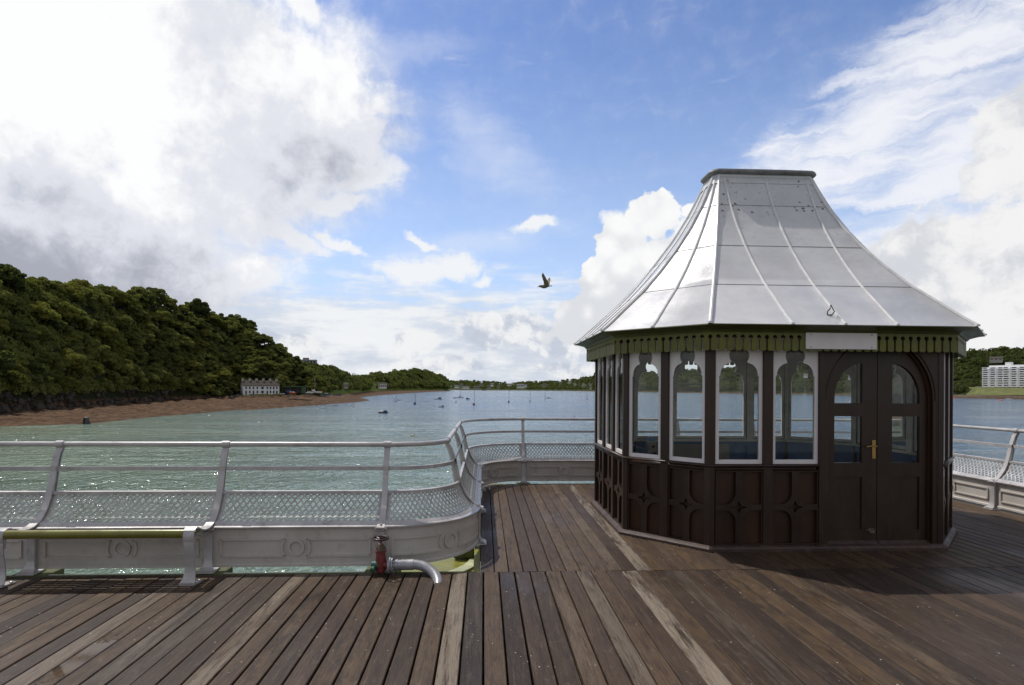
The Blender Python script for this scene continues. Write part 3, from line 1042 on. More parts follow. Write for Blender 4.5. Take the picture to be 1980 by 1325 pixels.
def ipost(s, bench=0):
    mb = MB()
    w = 0.030

    def strip(curve, w, t, mbx=mb, ds=0.0, sc=0.0):
        """band following curve in the (u,z) plane, width w along the rail, thickness t"""
        rings = []
        for i, (u, z) in enumerate(curve):
            a = curve[max(i - 1, 0)]
            b = curve[min(i + 1, len(curve) - 1)]
            du, dz = b[0] - a[0], b[1] - a[1]
            L = math.hypot(du, dz)
            nu, nz = -dz / L, du / L
            ww = w[i] if isinstance(w, (list, tuple)) else w
            rings.append([M0(-ww / 2, u, z), M0(ww / 2, u, z), M0(ww / 2, u - nu * t, z - nz * t), M0(-ww / 2, u - nu * t, z - nz * t)])
        mbx.sweep(rings)
    p, n = P(s)
    d = Vector((n.y, -n.x))

    def M0(ds, u, z):
        return Vector((p.x + n.x * u + d.x * ds, p.y + n.y * u + d.y * ds, z))
    OFF = [0.030, 0.042, 0.048, 0.050, 0.046, 0.038, 0.030, 0.024, 0.018, 0.014, 0.010]
    up = [(u - q, z) for (u, z), q in zip(CURVE, OFF)]
    if not bench:
        strip(up, [0.075, 0.07, 0.062] + [0.052] * (len(up) - 3), 0.012)
    else:
        arm = [(-0.355, 0.30), (-0.372, 0.36), (-0.378, 0.405), (-0.36, 0.445), (-0.325, 0.460), (-0.285, 0.452), (-0.235, 0.425),
               (-0.17, 0.405), (-0.10, 0.400), (-0.04, 0.408), (0.01, 0.43)] + up[2:]
        strip(arm, [0.086] * 7 + [0.082, 0.078, 0.07, 0.065] + [0.056] * (len(CURVE) - 2), 0.012)
    strip([(u + 0.032, z - 0.004) for u, z in CURVE[2:]], 0.030, 0.008)
    # web between the two flanges
    web = CURVE[1:] if not bench else CURVE[1:]
    rings = [[M0(-0.006, u - q + 0.004, z), M0(0.006, u - q + 0.004, z), M0(0.006, u + 0.028, z - 0.004), M0(-0.006, u + 0.028, z - 0.004)] for (u, z), q in zip(web, OFF[1:])]
    mb.sweep(rings)
    # lower standard and foot
    strip([(-0.040, 0.365), (-0.022, 0.34), (-0.020, 0.12), (-0.024, 0.07), (-0.045, 0.03), (-0.085, 0.012)], [0.07, 0.066, 0.066, 0.07, 0.10, 0.13], 0.014)
    mb.add([M0(a, b, c) for c in (0.002, 0.014) for a, b in ((-0.075, -0.10), (0.075, -0.10), (0.06, 0.07), (-0.06, 0.07))],
           [(0, 1, 2, 3), (4, 5, 6, 7), (0, 1, 5, 4), (1, 2, 6, 5), (2, 3, 7, 6), (3, 0, 4, 7)])
    mb.add([M0(a, b, c) for c in (0.366, 0.378) for a, b in ((-0.055, -0.055), (0.055, -0.055), (0.05, 0.02), (-0.05, 0.02))],
           [(0, 1, 2, 3), (4, 5, 6, 7), (0, 1, 5, 4), (1, 2, 6, 5), (2, 3, 7, 6), (3, 0, 4, 7)])
    rings = [[M0(-0.007, u0, z), M0(0.007, u0, z), M0(0.007, u1, z), M0(-0.007, u1, z)] for u0, u1, z in
             ((-0.03, 0.05, 0.01), (-0.02, 0.035, 0.06), (-0.02, 0.03, 0.3), (-0.03, 0.06, 0.41))]
    mb.sweep(rings)
    o = mb.build('post', silver, railing, autos=True)
    c = MB()
    t = Vector((d.x, d.y, 0))
    q = M0(0, 0.31, 1.085)
    c.lathe(q - t * 0.034, t, [(0, 0.026), (0, 0.033), (0.068, 0.033), (0.068, 0.026)], 16)
    c.build('rail_clamp', silver, o, autos=True)
    c = MB()
    c.box(-0.026, 0.026, 0.215, 0.256, 0.842, 0.894, lambda x, y, z: M0(x, y, z))
    c.build('mid_rail_clamp', silver, o)
    if bench:
        leg = MB()
        strip([(-0.350, 0.40), (-0.357, 0.34), (-0.352, 0.25), (-0.335, 0.16), (-0.335, 0.09), (-0.350, 0.04), (-0.380, 0.012), (-0.40, 0.008)],
              [0.080, 0.08, 0.076, 0.078, 0.086, 0.10, 0.118, 0.12], 0.012, leg)
        leg.add([M0(a, b, cc) for cc in (0.001, 0.012) for a, b in ((-0.06, -0.40), (0.06, -0.40), (0.075, -0.28), (-0.075, -0.28))],
                [(0, 1, 2, 3), (4, 5, 6, 7), (0, 1, 5, 4), (1, 2, 6, 5), (2, 3, 7, 6), (3, 0, 4, 7)])
        for a in (-0.06, 0.06):
            leg.lathe(M0(a, -0.31, 0.010), (0, 0, 1), [(0, 0.013), (0.012, 0.013), (0.016, 0.006)], 8)
        # under-seat bracket
        strip([(-0.32, 0.30), (-0.31, 0.36), (-0.27, 0.395), (-0.20, 0.37), (-0.14, 0.345), (-0.04, 0.36), (0.02, 0.395)], 0.03, 0.008, leg)
        return leg, M0, strip
    return None


bench_posts = (posts[2], posts[3])
legs = []
for s in posts:
    r_ = ipost(s, bench=1 if s in bench_posts else 0)
    if r_:
        legs.append(r_[0])
allp = [0.02] + posts
for a, b in zip(allp[:-1], allp[1:]):
    lattice(a, b)
    skirt(a, b)

# the bench slung between two of the posts
bench = thing('bench', (-3.16, 4.95, 0), 'olive green slatted bench seat on silver iron legs against the railing at the left', 'bench')
for lg in legs:
    lg.build('leg', silver, bench, autos=True)
mb = MB()
x0, x1 = -3.91 + 0.045, -2.41 - 0.045


def slat(u0, u1, z, t=0.018):
    mb.box(x0, x1, 5.15 + u0, 5.15 + u1, z - t, z)


for k, (u, z) in enumerate(((-0.285, 0.424), (-0.240, 0.404), (-0.195, 0.392), (-0.150, 0.386), (-0.105, 0.386))):
    slat(u, u + 0.038, z)
sm_ = mb.build('seat_slats', seatg, bench, bevel=0.004)
mb = MB()
mb.sweep([[(x, 5.15 + u, z) for u, z in circ(-0.330, 0.412, 0.036, 14)] for x in (x0, x1)])
mb.build('seat_front', seatg, bench, autos=True)

# mossy timber pads and girders under the edge
for k, s in enumerate(posts[:5]):
    p, n = P(s)
    b = MB()
    x = p.x
    b.box(x - 0.14, x + 0.14 + random.uniform(0, .04), 5.045, 5.30, -0.115, -0.004)
    o = b.build('timber_pad', mossy, railing, bevel=0.012)
for s in posts[5:8] + posts[13:16]:
    p, n = P(s)
    b = MB()
    sx = 1 if n.x > 0 else -1
    b.box(p.x + sx * 0.03, p.x + sx * 0.24, p.y - 0.12, p.y + 0.12, -0.12, -0.004)
    b.build('timber_pad', mossy, railing, bevel=0.012)
for s in posts[8:13]:
    p, n = P(s)
    b = MB()
    b.box(p.x - 0.12, p.x + 0.12, 9.70, 9.95, -0.12, -0.004)
    b.build('timber_pad', mossy, railing, bevel=0.012)

mossk = mat('mossy_green_kerb', (0.12, 0.125, 0.025), 0.7, 0, 0.4, 10, 0.5, 30, dirt=(0.05, 0.045, 0.025), dscale=8, damt=0.8)
g = thing('edge_girder', (-0.03, 5.3, -0.3), 'pale green painted iron girder running below the edge of the deck boards', 'girder')
b = MB()
b.box(-9.2, -0.75, 5.078, 5.120, -0.022, -0.010)
b.box(-9.2, -0.75, 5.095, 5.108, -0.45, -0.023)
b.build('flange', palegr, g)
b = MB()
gs = [[M(s, u, z) for u, z in ((-0.055, -0.135), (-0.055, -0.118), (0.06, -0.118), (0.06, -0.135))] for s in s_steps(posts[4] + 0.1, SS[3], 0.05)]
b.sweep(gs)
b.build('curved_flange', palegr, g)
b = MB()
b.box(-0.80, -0.087, 5.065, 5.98, -0.150, -0.140)
b.build('gusset_plate', lime, g)
b = MB()
b.box(-0.085, -0.026, 5.045, 9.66, -0.40, -0.035)
b.build('side_plate', lime, g)
b = MB()
b.box(-0.20, -0.087, 6.0, 9.7, -0.17, -0.155)
b.build('side_flange', lime, g)
b = MB()
b.box(0.0, 7.0, 9.685, 9.80, -0.045, -0.012)
b.box(7.075, 7.10, 5.05, 9.66, -0.10, -0.004)
b.build('far_flange', mossk, g)
# kerb timber, mossy, along the lip of the front boards
b = MB()
b.box(-9.2, -0.09, 5.036, 5.074, -0.09, -0.003)
b.build('edge_batten', mossy, g)

# ================================================================== KIOSK
KC = Vector((3.50, 7.15))
HX, HY = 1.225, 1.53
DG = 0.705
SX = HX + DG          # 1.93
SY = HY - DG          # 0.825 (half side)
corners = [(-HX, -HY), (HX, -HY), (SX, -SY), (SX, SY), (HX, HY), (-HX, HY), (-SX, SY), (-SX, -SY)]
corners = [(KC.x + a, KC.y + b) for a, b in corners]
kiosk = thing('kiosk', (KC.x, KC.y, 0), 'octagonal dark brown wooden kiosk with white cusped windows and silver sheet roof on the pier', 'kiosk')
ZS0, ZS1 = 0.875, 2.16     # window sash from sill to head


def arc(cx, cz, rx, rz, a0, a1, n=10):
    return [(cx + rx * math.cos(R(a0 + (a1 - a0) * k / n)), cz + rz * math.sin(R(a0 + (a1 - a0) * k / n))) for k in range(n + 1)]


def cusped(cx, hw):
    k = hw / 0.205
    pts = [(cx - hw, 0.916), (cx + hw, 0.916), (cx + hw, 1.765), (cx + hw - 0.010, 1.768)]
    pts += arc(cx + 0.075 * k, 1.780, 0.118 * k, 0.120, 5, 82)
    pts += arc(cx, 1.975, 0.103 * min(k, 1.02), 0.100, -38, 218, 22)
    pts += arc(cx - 0.075 * k, 1.780, 0.118 * k, 0.120, 98, 175)
    pts += [(cx - hw + 0.010, 1.768), (cx - hw, 1.765)]
    return pts


def face_map(a, b):
    e = Vector((b[0] - a[0], b[1] - a[1]))
    L = e.length
    e.normalize()
    n = Vector((e.y, -e.x))
    return L, (lambda s, d, z: Vector((a[0] + e.x * s - n.x * d, a[1] + e.y * s - n.y * d, z)))   # d = depth inwards


def tracery(s0, s1, z0, z1, mp, parent):
    b = MB()
    b.box(s0, s1, 0.052, 0.064, z0, z1, mp)
    b.box(s0, s1, 0.0645, 0.070, z0, z1, mp, 1)
    o = b.build('lower_panel', [brown2, bluem], parent)
    m = MB()
    cx = (s0 + s1) / 2
    w = (s1 - s0) / 2
    fr = 0.012
    mul = 0.036
    zh = z0 + 0.545 * (z1 - z0)     # underside of upper compartments
    zl = z0 + 0.465 * (z1 - z0)
    r = min(0.115, (w - mul) * 0.75)
    holes = []
    for sg in (-1, 1):
        xo, xi = cx + sg * (w - fr), cx + sg * mul
        up = [(xo, z1 - fr), (xi, z1 - fr)] + arc(xi + sg * r, zh + r, -sg * r, r, 0, -90, 8) + [(xo, zh)]
        lo = [(xo, z0 + fr), (xi, z0 + fr)] + arc(xi + sg * r, zl - r, -sg * r, r, 0, 90, 8) + [(xo, zl)]
        holes += [up, lo]
    q, qz = 0.085, 0.062
    zc = (zh + zl) / 2
    star = []
    for k in range(4):
        a = R(90 * k)
        p0 = (math.cos(a), math.sin(a))
        p1 = (math.cos(a + R(90)), math.sin(a + R(90)))
        for t in range(5):
            f = t / 5
            x = p0[0] * (1 - f) + p1[0] * f
            z = p0[1] * (1 - f) + p1[1] * f
            s = 1 - 0.45 * math.sin(math.pi * f)
            star.append((cx + x * s * q, zc + z * s * qz))
    holes.append(star)
    m.plate([(s0, z0), (s1, z0), (s1, z1), (s0, z1)], holes, 0.014, 0.052, mp)
    m.build('tracery', brown, o)


def window(s0, s1, mp, parent):
    cx = (s0 + s1) / 2
    hw = (s1 - s0) / 2 - 0.036
    b = MB()
    b.plate([(s0 + .001, ZS0), (s1 - .001, ZS0), (s1 - .001, ZS1), (s0 + .001, ZS1)], [cusped(cx, hw)], 0.028, 0.055, mp)
    o = b.build('window', white, parent)
    g_ = MB()
    g_.add([mp(s0 + .012, 0.045, ZS0 + .01), mp(s1 - .012, 0.045, ZS0 + .01), mp(s1 - .012, 0.045, ZS1 - .01), mp(s0 + .012, 0.045, ZS1 - .01)], [(0, 1, 2, 3)])
    g_.build('glass_pane', glass, o, fix=False)
    g2 = MB()
    # inner lining of the sash, weathered grey
    g2.plate([(s0 + .004, ZS0 + .002), (s1 - .004, ZS0 + .002), (s1 - .004, ZS1 - .002), (s0 + .004, ZS1 - .002)], [cusped(cx, hw + 0.004)], 0.0555, 0.066, mp)
    g2.build('inner_lining', inner, o)


def post_(s0, s1, mp, parent, d0=0.0, d1=0.085, name='mullion_post', z0=0.03, z1=2.2):
    b = MB()
    b.box(s0, s1, d0, d1, z0, z1, mp, 0)
    b.box(s0 - 0.004, s1 + 0.004, d1 + 0.0005, d1 + 0.018, ZS0 - 0.04, z1, mp, 1)
    b.box(s0 - 0.004, s1 + 0.004, d1 + 0.0005, d1 + 0.018, z0, ZS0 - 0.045, mp, 2)
    return b.build(name, [brown, inner, bluem], parent, bevel=0.003)


def plain_face(ci, nb, end=0.055, mid=0.09):
    a, b_ = corners[ci], corners[(ci + 1) % 8]
    L, mp = face_map(a, b_)
    bw = (L - 2 * end - (nb - 1) * mid) / nb
    s = end
    for k in range(nb):
        window(s, s + bw, mp, kiosk)
        tracery(s, s + bw, 0.058, 0.806, mp, kiosk)
        if k < nb - 1:
            post_(s + bw + 0.001, s + bw + mid - 0.001, mp, kiosk)
        s += bw + mid
    rails(L, mp, 0.0, L)


def rails(L, mp, sa, sb, ext=0.0):
    r_ = MB()
    r_.box(sa + 0.03, sb - 0.03, 0.004, 0.080, 0.808, 0.846, mp)
    r_.sweep([[mp(s, d, z) for d, z in ((-0.014, 0.848), (-0.018, 0.862), (-0.006, 0.873), (0.080, 0.873), (0.080, 0.848))] for s in (sa - 0.004, sb + 0.004)])
    r_.build('sill_rail', brown, kiosk, autos=True)
    i_ = MB()
    i_.box(sa + 0.04, sb - 0.04, 0.0805, 0.125, 0.835, 0.868, mp)
    i_.build('inner_sill', inner, kiosk)
    d_ = MB()
    d_.box(sa + 0.06, sb - 0.06, 0.088, 0.098, 0.06, 0.11, mp)
    d_.box(sa + 0.06, sb - 0.06, 0.088, 0.098, 0.76, 0.830, mp)
    d_.build('dado_rail', bluem, kiosk)
    h_ = MB()
    h_.box(sa + 0.03, sb - 0.03, 0.003, 0.085, 2.162, 2.23, mp, 0)
    h_.box(sa + 0.03, sb - 0.03, 0.0855, 0.10, 2.10, 2.23, mp, 1)
    h_.build('head_beam', [brown, inner], kiosk)


for ci, nb in ((1, 2), (2, 3), (3, 2), (4, 4), (5, 2), (6, 3), (7, 2)):
    plain_face(ci, nb)
for k, c in enumerate(corners):
    pv, nx = corners[k - 1], corners[(k + 1) % 8]
    e0 = (Vector(c) - Vector(pv)).normalized()
    e1 = (Vector(nx) - Vector(c)).normalized()
    cc = Vector(c)
    w = 0.055
    bis = (e1 - e0).normalized()
    pts = [cc - e0 * w, cc, cc + e1 * w, cc + e1 * w + bis * 0.0 + Vector((-e1.y, e1.x)) * 0.088, cc + bis * 0.096, cc - e0 * w + Vector((-e0.y, e0.x)) * 0.088]
    b = MB()
    n = len(pts)
    b.sweep([[(p.x, p.y, z) for p in pts] for z in (0.03, 2.22)], mi=0)
    b.build('corner_post', brown, kiosk, bevel=0.003)
    b = MB()
    ins = [cc - e0 * (w + .01) + Vector((-e0.y, e0.x)) * 0.0885, cc + bis * 0.0965, cc + e1 * (w + .01) + Vector((-e1.y, e1.x)) * 0.0885,
           cc + e1 * (w + .01) + Vector((-e1.y, e1.x)) * 0.105, cc + bis * 0.114, cc - e0 * (w + .01) + Vector((-e0.y, e0.x)) * 0.105]
    b.sweep([[(p.x, p.y, z) for p in ins] for z in (0.84, 2.22)])
    b.build('post_lining', inner, kiosk)

# front face with two windows and a pair of doors
L, mp = face_map(corners[0], corners[1])
F = lambda x: x - corners[0][0]
sw = [(2.345, 2.831), (2.931, 3.412)]
for a, b_ in sw:
    window(F(a), F(b_), mp, kiosk)
    tracery(F(a), F(b_), 0.058, 0.806, mp, kiosk)
post_(F(2.832), F(2.930), mp, kiosk)
rails(L, mp, 0.0, F(3.413))
post_(F(3.413), F(3.478), mp, kiosk, 0.001, 0.085)
post_(F(4.655), F(4.668), mp, kiosk, 0.002, 0.085)
DC = 4.062   # centre of the doorway
arch = [(F(DC) - 0.552, 0.03)] + [(F(DC) + 0.552, 0.03)] + arc(F(DC), 1.52, 0.552, 0.63, 0, 180, 28)
b = MB()
b.plate([(F(3.479), 0.03), (F(4.654), 0.03), (F(4.654), 2.22), (F(3.479), 2.22)], [arch[:]], 0.004, 0.040, mp)
dsur = b.build('door_surround', brown, kiosk)
# cut spandrel panels: raised beads following the arch
for sg in (-1, 1):
    b = MB()
    pts = [mp(F(DC) + sg * (0.552 + 0.028) * math.cos(R(t)), 0.002, 1.52 + 0.658 * math.sin(R(t))) for t in range(0, 60, 4)]
    b.tube(pts, 0.008, 6)
    b.build('arch_bead', brown, dsur, autos=True)
b = MB()
b.plate([(F(DC) - 0.585, 0.03), (F(DC) + 0.585, 0.03), (F(DC) + 0.585, 2.2), (F(DC) - 0.585, 2.2)],
        [[(F(DC) - 0.53, 0.05), (F(DC) + 0.53, 0.05)] + arc(F(DC), 1.52, 0.53, 0.61, 0, 180, 28)], 0.0405, 0.060, mp)
b.build('rebate', brown2, dsur)
for sg, nm in ((-1, 'left'), (1, 'right')):
    c0 = F(DC) + sg * 0.004
    c1 = F(DC) + sg * 0.550
    lo, hi = min(c0, c1), max(c0, c1)
    gi, go = F(DC) + sg * 0.160, F(DC) + sg * 0.455

    def pane(z0, z1):
        return [(gi, z0), (go, z0), (go, z1), (gi, z1)]
    up = [(gi, 1.495), (go, 1.495), (go, 1.55)] + [(gi + (go - gi) * math.cos(R(t)), 1.55 + 0.355 * math.sin(R(t))) for t in range(6, 90, 7)] + [(gi, 1.905)]
    pan = pane(0.19, 0.737)
    b = MB()
    if sg < 0:
        outer = [(lo, 0.045), (hi, 0.045), (hi, 2.15), (lo, 2.15)]
    else:
        outer = [(lo, 0.045), (hi, 0.045), (hi, 2.15), (lo, 2.15)]
    b.plate(outer, [up, pane(0.880, 1.360), pan], 0.062, 0.098, mp)
    b.box(min(gi, go) - .01, max(gi, go) + .01, 0.078, 0.090, 0.18, 0.75, mp)
    b.box(lo, hi, 0.0985, 0.104, 0.6, 0.87, mp, 1)
    d = b.build('door', [brown, inner], kiosk)
    g_ = MB()
    for z0, z1 in ((0.875, 1.365), (1.49, 1.91)):
        g_.add([mp(min(gi, go) - .005, 0.080, z0), mp(max(gi, go) + .005, 0.080, z0), mp(max(gi, go) + .005, 0.080, z1), mp(min(gi, go) - .005, 0.080, z1)], [(0, 1, 2, 3)])
    g_.build('glass_pane', glass, d, fix=False)
    k_ = MB()
    k_.sweep([[mp(s, dd, z) for dd, z in ((0.020, 0.045), (0.018, 0.055), (0.055, 0.082), (0.061, 0.082), (0.061, 0.045))] for s in (lo, hi)])
    k_.build('weather_bar', plinthm, d)
    if sg < 0:
        h_ = MB()
        hx = F(4.025)
        h_.box(hx - 0.018, hx + 0.018, 0.056, 0.0615, 0.925, 1.115, mp)
        h_.lathe(mp(hx, 0.056, 1.055), (0, -1, 0), [(0, 0.012), (0.004, 0.012), (0.006, 0.009), (0.035, 0.009)], 12)
        h_.tube([mp(hx + 0.006, 0.022, 1.055), mp(hx - 0.04, 0.020, 1.057), mp(hx - 0.085, 0.022, 1.052), mp(hx - 0.10, 0.026, 1.049)], [0.009, 0.008, 0.007, 0.008], 10)
        h_.lathe(mp(hx, 0.056, 0.975), (0, -1, 0), [(0, 0.008), (0.003, 0.008)], 10)
        h_.build('handle', brass, d, autos=True)
        q_ = MB()
        q_.tube([mp(hx - 0.08, 0.053, 0.187), mp(hx + 0.02, 0.053, 0.187)], 0.006, 8)
        q_.box(hx - 0.045, hx + 0.012, 0.050, 0.0615, 0.150, 0.182, mp)
        q_.box(hx - 0.05, hx + 0.0, 0.055, 0.0615, 0.192, 0.205, mp)
        q_.build('bolt', rusty, d, autos=True)

# plinth
b = MB()


def octo(off, z):
    """kiosk octagon pushed outwards by off"""
    t = math.tan(R(22.5)) * off
    o_ = []
    for a, bb in ((-1, -1), (1, -1)):
        pass
    hx, hy, sx, sy = HX + t, HY + off, SX + off, SY + t
    cs = [(-hx, -hy), (hx, -hy), (sx, -sy), (sx, sy), (hx, hy), (-hx, hy), (-sx, sy), (-sx, -sy)]
    return [(KC.x + x, KC.y + y, z) for x, y in cs]


b.sweep([octo(0.045, 0.0), octo(0.045, 0.028), octo(0.030, 0.045), octo(0.0, 0.056), octo(-0.09, 0.056), octo(-0.09, 0.0)], caps=False, loop=True)
b.build('plinth', plinthm, kiosk)
b = MB()
b.add(octo(-0.085, 0.05) + octo(-0.085, 0.012), [tuple(range(8)), tuple(range(15, 7, -1))])
b.build('floor', deckm, kiosk)
b = MB()
b.add(octo(-0.02, 2.235) + octo(-0.02, 2.26), [tuple(range(8)), tuple(range(15, 7, -1))])
b.build('ceiling', inner, kiosk)

# valance of pierced boards on every side, cornice above
VO = 0.115


def valance(k, skip=None):
    A_, B_ = octo(VO, 0)[k], octo(VO, 0)[(k + 1) % 8]
    L, mpv = face_map(A_, B_)
    n = max(2, round(L / 0.0825))
    w = L / n
    b = MB()
    z0, z1 = 2.016, 2.225
    for i in range(n):
        s0, s1 = i * w + 0.0009, (i + 1) * w - 0.0009
        hr, hz_, sl_ = 0.0225, 2.150, 0.0085
        c = 0.012
        pts = [(s0, z1), (s0, hz_ + hr)]
        pts += [(s0 + hr * math.sin(R(t)), hz_ + hr * math.cos(R(t))) for t in (30, 60, 90, 120, 150)]
        pts += [(s0 + sl_, hz_ - hr), (s0 + sl_, z0 + c), (s0 + sl_ + c, z0), (s1 - sl_ - c, z0), (s1 - sl_, z0 + c), (s1 - sl_, hz_ - hr)]
        pts += [(s1 - hr * math.sin(R(t)), hz_ + hr * math.cos(R(t))) for t in (150, 120, 90, 60, 30)]
        pts += [(s1, hz_ + hr), (s1, z1)]
        dz = random.uniform(-0.0012, 0.0012)
        b.plate(pts[::-1], [], dz, 0.016 + dz, mpv)
    return b.build('valance', green, kiosk)


for k in range(8):
    valance(k)
b = MB()
b.sweep([octo(VO + 0.002, 2.205), octo(VO + 0.010, 2.198), octo(VO + 0.016, 2.206), octo(VO + 0.03, 2.222), octo(VO + 0.075, 2.236),
         octo(VO + 0.125, 2.25), octo(VO + 0.128, 2.258), octo(VO - 0.02, 2.262), octo(VO - 0.02, 2.205)], caps=False, loop=True)
b.build('cornice', greenb, kiosk)

# blank white board fixed over the doors
b = MB()
Ls, mps = face_map(octo(VO, 0)[0], octo(VO, 0)[1])
b.box(3.191 - octo(VO, 0)[0][0], 3.920 - octo(VO, 0)[0][0], -0.014, -0.001, 2.036, 2.198, mps)
sb = b.build('sign_board', white, kiosk, bevel=0.002)
for xx in (3.24, 3.865):
    for zz in (2.055, 2.18):
        b = MB()
        b.lathe(mps(xx - octo(VO, 0)[0][0], -0.014, zz), (0, -1, 0), [(0, 0.006), (0.003, 0.005)], 8)
        b.build('screw', rusty, sb)

# roof
PROF = [(0, 2.262), (0.06, 2.338), (0.184, 2.52), (0.341, 2.745), (0.49, 3.00), (0.636, 3.282), (0.77, 3.58), (0.881, 3.877), (0.96, 4.14), (1.0, 4.29)]


def pz(t):
    for (a, za), (b_, zb) in zip(PROF[:-1], PROF[1:]):
        if t <= b_:
            return za + (zb - za) * (t - a) / (b_ - a)
    return PROF[-1][1]


EO = 0.275
E8 = [Vector((x, y)) for x, y, z in octo(EO, 0)]
TX, TY, TD = 0.585, 0.190, 0.055
T8 = [(-TX, -TY), (TX, -TY), (TX + TD, -TY + TD), (TX + TD, TY - TD), (TX, TY), (-TX, TY), (-TX - TD, TY - TD), (-TX - TD, -TY + TD)]
T8 = [Vector((KC.x + a, KC.y + b_)) for a, b_ in T8]


def rp(k, f, t):
    """roof point: side k, fraction f along it, height parameter t"""
    a = E8[k].lerp(T8[k], t)
    c = E8[(k + 1) % 8].lerp(T8[(k + 1) % 8], t)
    q = a.lerp(c, f)
    return Vector((q.x, q.y, pz(t)))


TT = [i / 36 for i in range(37)]
b = MB()
b.sweep([[rp(k, 0, t) for k in range(8)] for t in TT], caps=True)
bm_me = b.build('roof', zinc, kiosk, autos=True)
roof = bm_me
b = MB()
b.sweep([octo(EO + 0.0, 2.262), octo(EO + 0.004, 2.252), octo(EO - 0.03, 2.248), octo(EO - 0.16, 2.2601)], caps=False, closed_ring=True)
b.build('eave_drip', greenb, roof)


lapm = mat('dull_lap_edge', (0.20, 0.19, 0.19), 0.6, 0.1, 0.2, 8)
seamm = mat('pale_seam_paint', (0.66, 0.66, 0.66), 0.38, 0.1, 0.12, 8, 0.2, 40, dirt=(0.3, 0.27, 0.24), dscale=8, damt=0.5)


def seam(k, f_of_t, t0=0.0, t1=1.0, r=0.014, lift=0.006):
    pts = []
    for i in range(31):
        t = t0 + (t1 - t0) * i / 30
        pts.append(rp(k, f_of_t(t), t) + Vector((0, 0, lift)))
    m = MB()
    m.tube(pts, r, 8)
    m.lathe(pts[0] - Vector((0, 0, 0.012)), (0, 0, 1), [(0, r * 1.5), (0.018, r * 1.4), (0.022, r * .8)], 8)
    m.build('standing_seam', seamm, roof, autos=True)


for k in range(8):
    seam(k, lambda t: 0.0, 0.004, 1.0, 0.017, 0.009)          # hip rolls


def straight(k, off):
    """seam parallel to the fall of side k, off metres from its middle"""
    def f(t):
        L = (E8[(k + 1) % 8].lerp(T8[(k + 1) % 8], t) - E8[k].lerp(T8[k], t)).length
        return 0.5 + off / L
    return f


for k in (0, 4):
    for off in (-0.525, 0.0, 0.525):
        seam(k, straight(k, off), 0.004, 0.985)
for k in (1, 3, 5, 7):
    seam(k, straight(k, 0), 0.004, 0.985)
for k in (2, 6):
    seam(k, straight(k, 0), 0.004, 0.985)
    for sg in (-1, 1):
        seam(k, straight(k, sg * 0.45), 0.004, 0.60)
for k in range(8):
    for t in (0.341, 0.636, 0.881):
        m = MB()
        a, c = rp(k, 0, t), rp(k, 1, t)
        a2, c2 = rp(k, 0, t - 0.0045), rp(k, 1, t - 0.0045)
        nrm = (c - a).cross(a2 - a).normalized()
        if nrm.z < 0:
            nrm = -nrm
        h = 0.004
        m.add([a + nrm * 0.0005, c + nrm * 0.0005, c2 + nrm * h, a2 + nrm * h, a2 + nrm * 0.0002, c2 + nrm * 0.0002], [(0, 1, 2, 3), (3, 2, 5, 4)])
        m.build('sheet_lap', lapm, roof, fix=False)
# collar and rolled curb
m = MB()
cr = []
for t, o_ in ((0.975, 0.012), (1.0, 0.010), (1.02, 0.004)):
    ring = []
    for k in range(8):
        q = rp(k, 0, min(t, 1.0))
        dd = (Vector((q.x, q.y)) - KC).normalized() * o_
        ring.append((q.x + dd.x, q.y + dd.y, q.z + (0.05 if t > 1 else 0)))
    cr.append(ring)
m.sweep(cr, caps=False)
m.build('collar', zinc, roof)
m = MB()
ring = []
for k in range(8):
    a, c = T8[k], T8[(k + 1) % 8]
    for f in (0.06, 0.35, 0.65, 0.94):
        q = a.lerp(c, f)
        dd = (q - KC).normalized() * 0.012
        ring.append((q.x + dd.x, q.y + dd.y, 4.352))
m.tube(ring, 0.041, 12, loop=True, squash=0.8)
m.build('rolled_curb', mat('grey_lead_roll', (0.22, 0.22, 0.225), 0.5, 0.3, 0.25, 6, 0.3, 40, dirt=(0.10, 0.09, 0.03), dscale=5, damt=0.8), roof, autos=True)
m = MB()
m.add([(q.x, q.y, 4.345) for q in T8], [tuple(range(8))])
m.build('cap_sheet', zinc, roof, fix=False)
# bent wire fixing near the eave
m = MB()
w0 = rp(0, 0.47, 0.085)
m.tube([w0 + Vector(v) for v in ((-.025, 0, 0.0), (-.022, -.005, 0.035), (0, -.01, 0.062), (0.004, -.01, 0.10), (0.03, -.012, 0.05), (0.045, -.01, 0.035), (0.02, -.008, 0.0), (-.025, 0, 0.0))], 0.0055, 6)
m.build('wire_fixing', black, roof, autos=True)

# things inside the kiosk
tk = thing('ticket_machine', (2.26, 8.15, 0.84), 'small cream box with dark oval slot on the ledge inside the kiosk', 'ticket machine')
tk.location = (2.47, 8.28, 0.868)
b = MB()
b.box(2.41, 2.53, 8.22, 8.34, 0.70, 0.87)
b.build('case', beige, tk, bevel=0.01)
b = MB()
b.lathe((2.49, 8.219, 0.79), (0, -1, 0), [(0, 0.022), (0.004, 0.022)], 16)
b.build('slot', black, tk)
b = MB()
b.sweep([[(2.42 + dx, 8.225 + dy, z) for dx, dy in ((0, 0), (0.10, 0), (0.10, 0.10), (0, 0.10))] for z in (0.871, 0.93)])
b.build('lid', bluem, tk)
cb = MB()
cb.box(2.62, 3.75, 8.50, 8.515, 0.22, 0.80)
o = cb.build('notice_board', beige, None)
tag(o, 'plain cream board leaning on the rear wall inside the kiosk below the windows', 'board')
b = MB()
b.box(2.72, 3.30, 8.45, 8.56, 1.60, 1.66)
b.box(2.72, 3.30, 8.44, 8.46, 1.70, 1.725)
b.build('hatch_bar', inner, kiosk)

